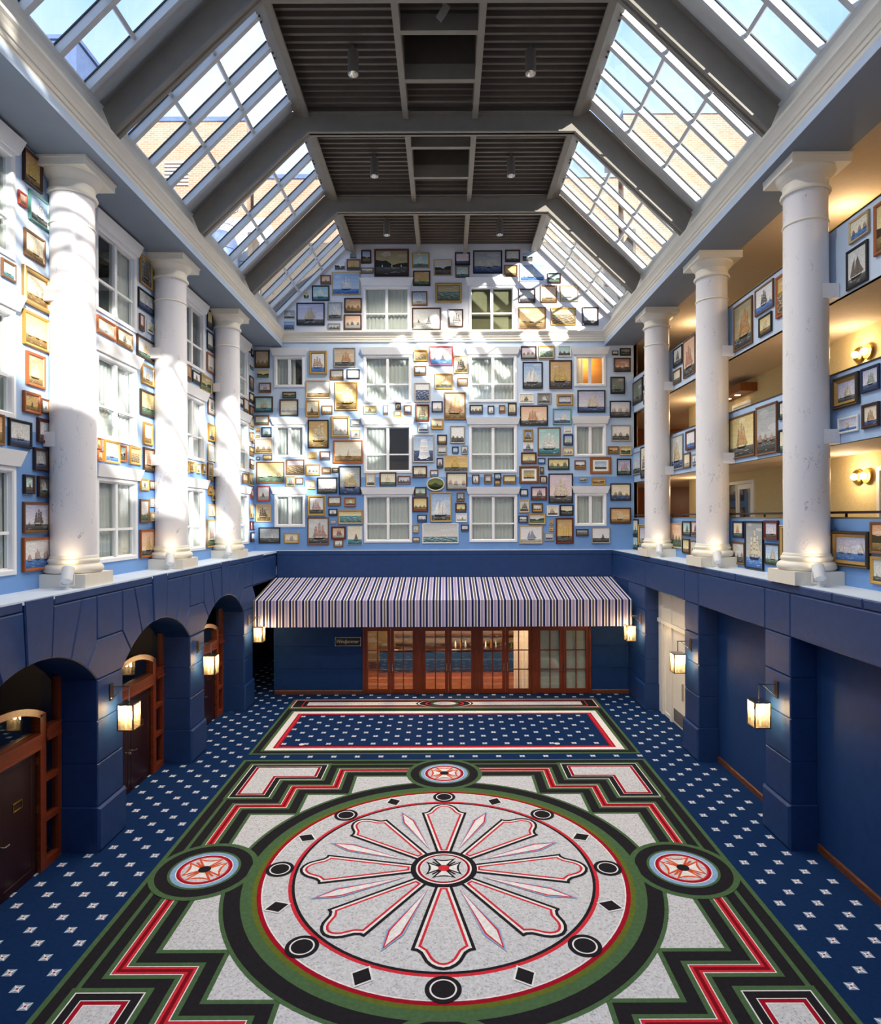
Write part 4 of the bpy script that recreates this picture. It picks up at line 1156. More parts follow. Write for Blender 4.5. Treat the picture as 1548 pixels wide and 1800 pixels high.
dart = [(.80, 0), (2.12, -.13), (2.58, 0), (2.12, .13)]
for d_, c in ((.03, BLU), (0, RL), (-.035, WH)): R.each(offset(dart, d_), c, 8, pi / 8)
for r, c in ((.66, K), (.555, WH), (.52, RD), (.47, WH), (.455, GY_)): R.disc(r, c, (0, 0), 64)
cross([(0, 0)], .60, K, WH, RL, K)
rug = R.mb.build('medallion_carpet', M['carpet'], None, (0, 0, .004))
tag(rug, 'green, black, red and white medallion carpet with a rosette filling the hall floor', 'carpet')

R = Rug(-.06, 21.81)
def rc(a0, a1, b0, b1): return [(a0, b0 - 21.81), (a1, b0 - 21.81), (a1, b1 - 21.81), (a0, b1 - 21.81)]
X2 = 5.80
R.poly(rc(-X2, X2, 18.94, 24.68), G); R.poly(rc(-X2 + .08, X2 - .08, 19.03, 23.42), K); R.poly(rc(-X2 + .27, X2 - .27, 19.20, 23.22), G)
R.poly(rc(-X2 + .37, X2 - .37, 19.27, 23.12), WH); R.poly(rc(-X2 + .58, X2 - .58, 19.45, 22.88), RD); R.poly(rc(-X2 + .63, X2 - .63, 19.50, 22.84), RL); R.poly(rc(-X2 + .70, X2 - .70, 19.55, 22.80), RD)
R.poly(rc(-X2 + .75, X2 - .75, 19.60, 22.74), navy_c)
R.poly(rc(-X2 + .10, X2 - .10, 23.56, 24.60), RL); R.poly(rc(-X2 + .13, X2 - .13, 23.59, 24.57), WH); R.poly(rc(-X2 + .16, X2 - .16, 23.62, 24.54), K)
R.poly(rc(-X2 + .48, X2 - .48, 23.72, 24.42), RL); R.poly(rc(-X2 + .51, X2 - .51, 23.75, 24.39), K); R.poly(rc(-X2 + .66, X2 - .66, 23.85, 24.27), GY_)
for r, c in ((.86, K), (.80, WH), (.76, K), (.58, RL), (.54, K), (.42, G), (.34, GY_)):
    R.poly([(r * 1.25 * cos(2 * pi * q / 48), 24.06 - 21.81 + min(.46, r * .62) * sin(2 * pi * q / 48)) for q in range(48)], c)
for i in range(-2, 20):
    for j in range(13, 22):
        for ox, oy in ((0, 0), (.5, .5)):
            x, y = GX + (i + ox) * PX, GY + (j + oy) * PY
            if -5.05 < x < 4.95 and 19.7 < y < 22.7: motif(R.mb, x, y, .012)
rug2 = R.mb.build('border_carpet', M['carpet'], None, (0, 0, .004))
tag(rug2, 'long navy carpet with starred field, white and red border before the glazed doors', 'carpet')
for q, px_ in enumerate((530, 755, 979)):
    v = 1309 - 909.7; Y = 7 * F / v
    o = MB().lathe([(0, .0), (.085, .0), (.085, .008), (.07, .014), (0, .014)], 20).build('floor_cover', M['fixture_white'], None, ((px_ - 784.4) * Y / F, Y, .018))
    tag(o, 'round white outlet cover on the navy carpet, %s of three' % ('left one', 'middle one', 'right one')[q], 'floor cover', 'round floor covers')

# ---------------------------------------------------------------- framed sea paintings
FRC = dict(u=('d8d2c4', None, .012, .03), b=('6b4526', '8a6238', .055, .05), k=('121219', '1d1d24', .055, .05), w=('eeeeea', 'dcdcd8', .05, .04), t=('b3976a', 'd2bd92', .055, .05), s=('8b8985', 'a9a7a2', .055, .05),
           g=('a8792f', 'd9b25e', .06, .06), d=('35211a', '5a3a24', .06, .06), m=('4b1a12', '6e2b1b', .07, .06), x=('8a6a35', 'd8b46a', .12, .08), n=('1a2340', '2a3557', .055, .05), o=('9a5120', 'b96a30', .065, .06),
           r=('a3362c', 'c4564a', .055, .05), e=('4f8078', '7fa8a0', .06, .05), O=('3c4a34', 'd8d8c0', .05, .05), X=('8a5026', 'a56a38', .12, .06), Y=('6a4020', '8a5a30', .11, .06), Z=('3a342c', 'b08a48', .13, .08))
SKC = dict(bl=('6f9ed6', 'c6dcec'), bb=('3f8fe0', 'bfe0f8'), gr=('b9bec0', 'd9d9d2'), sg=('6f7a86', 'b4b9ba'), cr=('d9cfae', 'efe6cf'), pe=('d9a078', 'efd2b2'), ye=('c9ae55', 'efe0a0'), oc=('b98a3a', 'd9b068'), ol=('7c7346', 'c2ac6a'),
           dk=('2e3436', '6f766f'), la=('9aa0c8', 'dcd8e4'), wh=('dfe2e6', 'f1efea'), aq=('6fb3b6', 'cfe2d8'), am=('b8862e', 'e0b850'), pk=('c5b3c9', 'ecd2d2'), se=('a3835c', 'd6bd94'), re=('7c3a26', 'c98a62'), )
SKC['or'] = ('d08040', 'f0c080')
SEC = dict(n=('3f5c8c', '23365c'), b=('4f86c6', '2f5fa6'), g=('5d7d66', '33503f'), d=('5b5d5c', '2e3032'), t=('3f8f98', '1f5a6c'), y=('a0803f', '5a4526'), p=('b9bcb8', '8f948f'), k=('222', '111'))
SAC = dict(w='f4f1ea', c='e6d9b8', y='d9b860', o='c47a3a', k='6a6056', r='b0604a', g='7d9a66', p='d8a0a8', b='3f5f96', n='2c3f6a', v='7a70a8')
def mixc(a, b, f): return tuple(a[i] * (1 - f) + b[i] * f for i in range(3))

def ship(mb, rnd, x, y, s, sail, hull, z, kind='S', lean=0):
    """x, y foot of the hull amidships, s overall height"""
    def P(pts, c, dz=0): mb.face([(x + (a + lean * b) * s, y + b * s, z + dz) for a, b in pts], c)
    sh = mixc(sail, (.12, .10, .10), .35)
    P([(-.34, .10), (-.28, -.02), (.26, -.02), (.40, .12), (.25, .07), (-.22, .07)], hull)
    if kind == 'S':
        for mx, mh in ((-.22, .78), (.0, 1.0), (.20, .84)):
            P([(mx - .008, .05), (mx + .008, .05), (mx + .005, mh), (mx - .005, mh)], hull, .0004)
            n = 4; y0 = .16
            for q in range(n):
                h0 = y0 + (mh - y0) * q / n; h1 = y0 + (mh - y0) * (q + .86) / n
                w0, w1 = .125 - .020 * q, .108 - .020 * q
                d = rnd.uniform(-.012, .012)
                P([(mx - w0 + d, h0), (mx - w0 * .2 + d, h0 + .02), (mx + w0 + d, h0 - .01), (mx + w1 + .012, h1), (mx - w1, h1)], mixc(sail, sh, rnd.uniform(0, .8)), .0008)
        P([(.26, .12), (.46, .14), (.22, .70)], mixc(sail, sh, .3), .0008)
        P([(.30, .14), (.52, .17), (.25, .50)], mixc(sail, sh, .6), .0012)
        P([(-.40, .12), (-.24, .14), (-.24, .55)], sh, .0008)
    elif kind == 'K':
        for mx, mh, wd in ((-.10, .92, .30), (.12, 1.0, .26)):
            P([(mx - .007, .05), (mx + .007, .05), (mx + .004, mh), (mx - .004, mh)], hull, .0004)
            P([(mx - .01, .12), (mx - .01, mh * .93), (mx - wd * .45, mh * .72), (mx - wd, .13)], mixc(sail, sh, rnd.uniform(0, .5)), .0008)
        P([(.14, .14), (.44, .14), (.13, .90)], mixc(sail, sh, .3), .0008)
        P([(.22, .16), (.52, .17), (.15, .70)], mixc(sail, sh, .65), .0012)
    elif kind == 'B':
        P([(.0, .06), (.012, .06), (.01, .95), (.0, .95)], hull, .0004)
        P([(.015, .12), (.26, .14), (.02, .88)], sail, .0008)
        P([(-.01, .12), (-.20, .13), (-.01, .80)], sh, .0008)
    elif kind == 'J':
        for mx, mh in ((-.18, .75), (.02, 1.0), (.2, .7)):
            P([(mx - .006, .05), (mx + .006, .05), (mx + .004, mh), (mx - .004, mh)], hull, .0004)
            P([(mx - .02, .22), (mx + .10, .26), (mx + .06, mh * .95), (mx - .02, mh * .8)], mixc(sail, sh, .4), .0008)

def canvas(mb, w, h, z, st, sk, se, sa, seed):
    rnd = random.Random(seed)
    warm = (.80, .77, .70)
    s0, s1 = mixc(lin(SKC[sk][0]), warm, .22), mixc(lin(SKC[sk][1]), warm, .18)
    e0, e1 = mixc(lin(SEC[se][0]), warm, .08), mixc(lin(SEC[se][1]), warm, .02)
    sail = mixc(lin(SAC[sa]), s1, .06 if sa in 'wck' else .35)
    hull = mixc(lin('2a1c14'), e1, .2)
    hz = h * {'S': .24, 'K': .22, 'M': .30, 'B': .30, 'C': .36, 'W': .62, 'H': .34, 'G': .40, 'L': .42, 'J': .26, 'V': .30}[st] * rnd.uniform(.92, 1.08)
    n = 5
    for q in range(n):
        a, b = hz + (h - hz) * q / n, hz + (h - hz) * (q + 1) / n
        mb.face([(0, a, z), (w, a, z), (w, b, z), (0, b, z)], mixc(s1, s0, (q + .3) / n))
    for q in range(4 if w * h > .3 else 2):        # clouds
        cx, cy = rnd.uniform(.1, .9) * w, hz + (h - hz) * rnd.uniform(.3, .95); rx, ry = rnd.uniform(.10, .26) * w, rnd.uniform(.03, .10) * h
        c = mixc(mixc(s1, s0, (cy - hz) / (h - hz)), (.85, .83, .80) if q % 2 else s0, rnd.uniform(.15, .38))
        mb.face([(min(w, max(0, cx + rx * cos(t) * rnd.uniform(.8, 1.15))), min(h, max(hz, cy + ry * sin(t) * rnd.uniform(.8, 1.2))), z + .0004) for t in [2 * pi * k / 10 for k in range(10)]], c)
    m = 4
    for q in range(m):
        a, b = hz * q / m, hz * (q + 1) / m
        mb.face([(0, a, z + .0006), (w, a, z + .0006), (w, b, z + .0006), (0, b, z + .0006)], mixc(e1, e0, (q + .4) / m))
    for q in range(int(5 + 9 * min(1, w * h))):   # wave strokes
        cx, cy = rnd.uniform(.08, .92) * w, hz * rnd.uniform(.08, .95) ** .8; l = rnd.uniform(.04, .13) * w; t = .012 * h
        c = mixc(e0, (.85, .88, .86), rnd.uniform(.15, .6 if se != 'y' else .35))
        mb.face([(max(0, cx - l), cy, z + .001), (cx, cy - t * .4, z + .001), (min(w, cx + l), cy + t * .2, z + .001), (cx, cy + t, z + .001)], c)
    zz = z + .0014
    if st in 'SKJ':
        s = min(.66 * h, .95 * w) if w > .55 * h else .9 * w
        ship(mb, rnd, w * rnd.uniform(.44, .56), hz * .82, s, sail, hull, zz, st, rnd.uniform(-.06, .10))
        if w / h > 1.35: ship(mb, rnd, w * rnd.choice((.16, .86)), hz * .97, s * .28, mixc(sail, s1, .4), hull, zz, 'B')
    elif st == 'L':
        s = .80 * h
        for q in range(14):
            b0 = .16 + q * .05; ww = .34 - .012 * q
            mb.face([(w * (.5 - ww * .75), h * b0, zz), (w * (.52 + ww), h * (b0 + .01), zz), (w * (.5 + ww * .92), h * (b0 + .045), zz), (w * (.5 - ww * .65), h * (b0 + .05), zz)], mixc((.95, .95, .95), e0, .08 * (q % 4)))
        mb.face([(w * .2, h * .17, zz), (w * .36, h * .07, zz), (w * .66, h * .10, zz), (w * .82, h * .2, zz), (w * .5, h * .19, zz)], (.9, .92, .95))
    elif st == 'M':
        k = 3 if w > .55 * h else 2
        for q in range(k):
            ship(mb, rnd, w * ((q + .5) / k + rnd.uniform(-.05, .05)), hz * rnd.uniform(.72, .96), min(.55 * h, .9 * w / k) * rnd.uniform(.65, 1.0), mixc(sail, s1, rnd.uniform(0, .3)), hull, zz + q * .0016, 'S' if w * h > .35 else 'K')
    elif st == 'B':
        ship(mb, rnd, w * rnd.uniform(.38, .66), hz * .8, min(.46 * h, .6 * w), sail, hull, zz, 'B')
        if w > .8: ship(mb, rnd, w * .2, hz * .97, .2 * h, sail, hull, zz, 'B')
    elif st in 'CH':
        for q in range(2 if st == 'C' else 3):
            x0 = w * (.0 if (seed + q) % 2 else .5); x1 = x0 + w * .5
            c = mixc(lin('3c3a28'), e1, .3 + .2 * q); hh = (h - hz) * rnd.uniform(.18, .45)
            mb.face([(x0, hz * .9, zz + q * .0005), (x1, hz * .9, zz + q * .0005), (x1, hz + hh * (.3 if (seed + q) % 2 else 1), zz + q * .0005), (x0 + .32 * w, hz + hh * .9, zz + q * .0005), (x0 + .2 * w, hz + hh * .8, zz + q * .0005), (x0, hz + hh * (1 if (seed + q) % 2 else .2), zz + q * .0005)], c)
        if st == 'C': ship(mb, rnd, w * .55, hz * .75, .30 * h, sail, hull, zz + .002, 'B')
        else:
            for q in range(3): ship(mb, rnd, w * (.2 + .3 * q), hz * .85, .16 * h, sail, hull, zz + .002, 'B')
    elif st in 'WV':
        for q in range(5):
            b = hz * (.15 + .17 * q); c = mixc(e0, (.86, .90, .88), .25 + .12 * q)
            pts = [(w * k / 12, b + .035 * h * sin(k * 1.3 + q * 2 + seed), zz + .0003 * q) for k in range(13)]
            low = [(a, bb - .03 * h * (1 + .6 * sin(i * 2.1 + q)), zz + .0003 * q) for i, (a, bb, _) in enumerate(pts)]
            for i in range(12): mb.face([low[i], low[i + 1], pts[i + 1], pts[i]], mixc(c, e1, .5 * ((i + q) % 2)))
        if st == 'V':
            for xx in (.3, .55, .62): ship(mb, rnd, w * xx, hz * .92, .24 * h, sail, hull, zz + .003, 'B')
    elif st == 'G':
        ship(mb, rnd, w * .5, hz * .7, min(.5 * h, .8 * w), sail, hull, zz, 'B')

def painting(i, side, plane, hor, z0, w, ht, fr, st, sk, se, sa, label):
    t = thing('painting', label, 'painting', at(side, plane + (-.006 if side != 'L' else .006), hor, z0), ROT[side], 'framed sea paintings')
    ca, cb, fw, dep = FRC[fr]; fw = min(fw, .16 * min(w, ht)) if fr not in 'xXYZ' else min(fw, .22 * min(w, ht))
    c1 = lin(ca); c2 = lin(cb) if cb else c1
    if fr == 'O':
        mb = MB(); n = 40; prof = [(0, 0), (0, .05), (.03, .06), (.05, .03)]
        v = []; f = []
        for ins, hh in prof: v += [((w / 2 - ins) * cos(2 * pi * q / n), ht / 2 + (ht / 2 - ins) * sin(2 * pi * q / n), hh) for q in range(n)]
        f = [(k * n + q, k * n + (q + 1) % n, (k + 1) * n + (q + 1) % n, (k + 1) * n + q) for k in range(3) for q in range(n)]
        mb.add(v, f, c2); mb.build('frame', M['frame'], t)
        mb = MB()
        def el(c, pts, z): mb.face([(a, b, z) for a, b in pts], c)
        E = lambda q, k=1: ((w / 2 - .045) * cos(2 * pi * q / n) * k, ht / 2 + (ht / 2 - .045) * sin(2 * pi * q / n) * k)
        el(lin('7c8250'), [E(q) for q in range(n)], .028)
        el(lin('3e4a30'), [E(q) for q in range(21, 40)] + [(.2 * w, ht * .45), (0, ht * .62), (-.2 * w, ht * .48)], .029)
        el(lin('22261c'), [E(q) for q in range(23, 38)] + [(.1 * w, ht * .3), (-.1 * w, ht * .34)], .030)
        mb.build('canvas', M['canvas'], t); return t
    if fr == 'u':
        MB().ring(-w / 2, w / 2, 0, ht, [(0, 0), (0, .03), (.012, .03)], c1).build('canvas_edge', M['frame'], t); fw = .010
    else:
        if fr in 'xZ':
            prof = [(0, 0), (0, dep * .7), (fw * .15, dep), (fw * .32, dep * .75), (fw * .55, dep * .9), (fw * .72, dep * .6), (fw, dep * .35)]
            cols = [c1, c2, c1, mixc(c1, c2, .5), c2, mixc(c1, (.02, .02, .02), .3)] if fr == 'x' else [c1, c1, mixc(c1, c2, .3), c1, c2, c2]
        else:
            prof = [(0, 0), (0, dep * .8), (fw * .25, dep), (fw * .75, dep * .85), (fw, dep * .45)]
            cols = [c1, c1, mixc(c1, c2, .4), c2]
        MB().ring(-w / 2, w / 2, 0, ht, prof, cols=cols).build('frame', M['frame'], t)
    zc = .022; ins = fw * .96
    cw, ch = w - 2 * ins, ht - 2 * ins
    if fr in 'XY':      # wide white mat round the picture
        mt = .11 * min(w, ht)
        MB().ring(-w / 2 + ins, w / 2 - ins, ins, ht - ins, [(0, .022), (mt, .022), (mt + .008, .016)], lin('f3f0e8')).build('mat_board', M['plain_attr'], t)
        ins += mt; cw, ch = w - 2 * ins, ht - 2 * ins; zc = .012
    mb = MB(); canvas(mb, cw, ch, 0, st, sk, se, sa, i * 17 + 5)
    for k, f in enumerate(mb.f):        # every brush shape lies a hair above the one before
        for q in f: mb.v[q] = (mb.v[q][0], mb.v[q][1], k * .0002)
    mb.build('canvas', M['canvas'], t, (-w / 2 + ins, ins, zc))
    return t
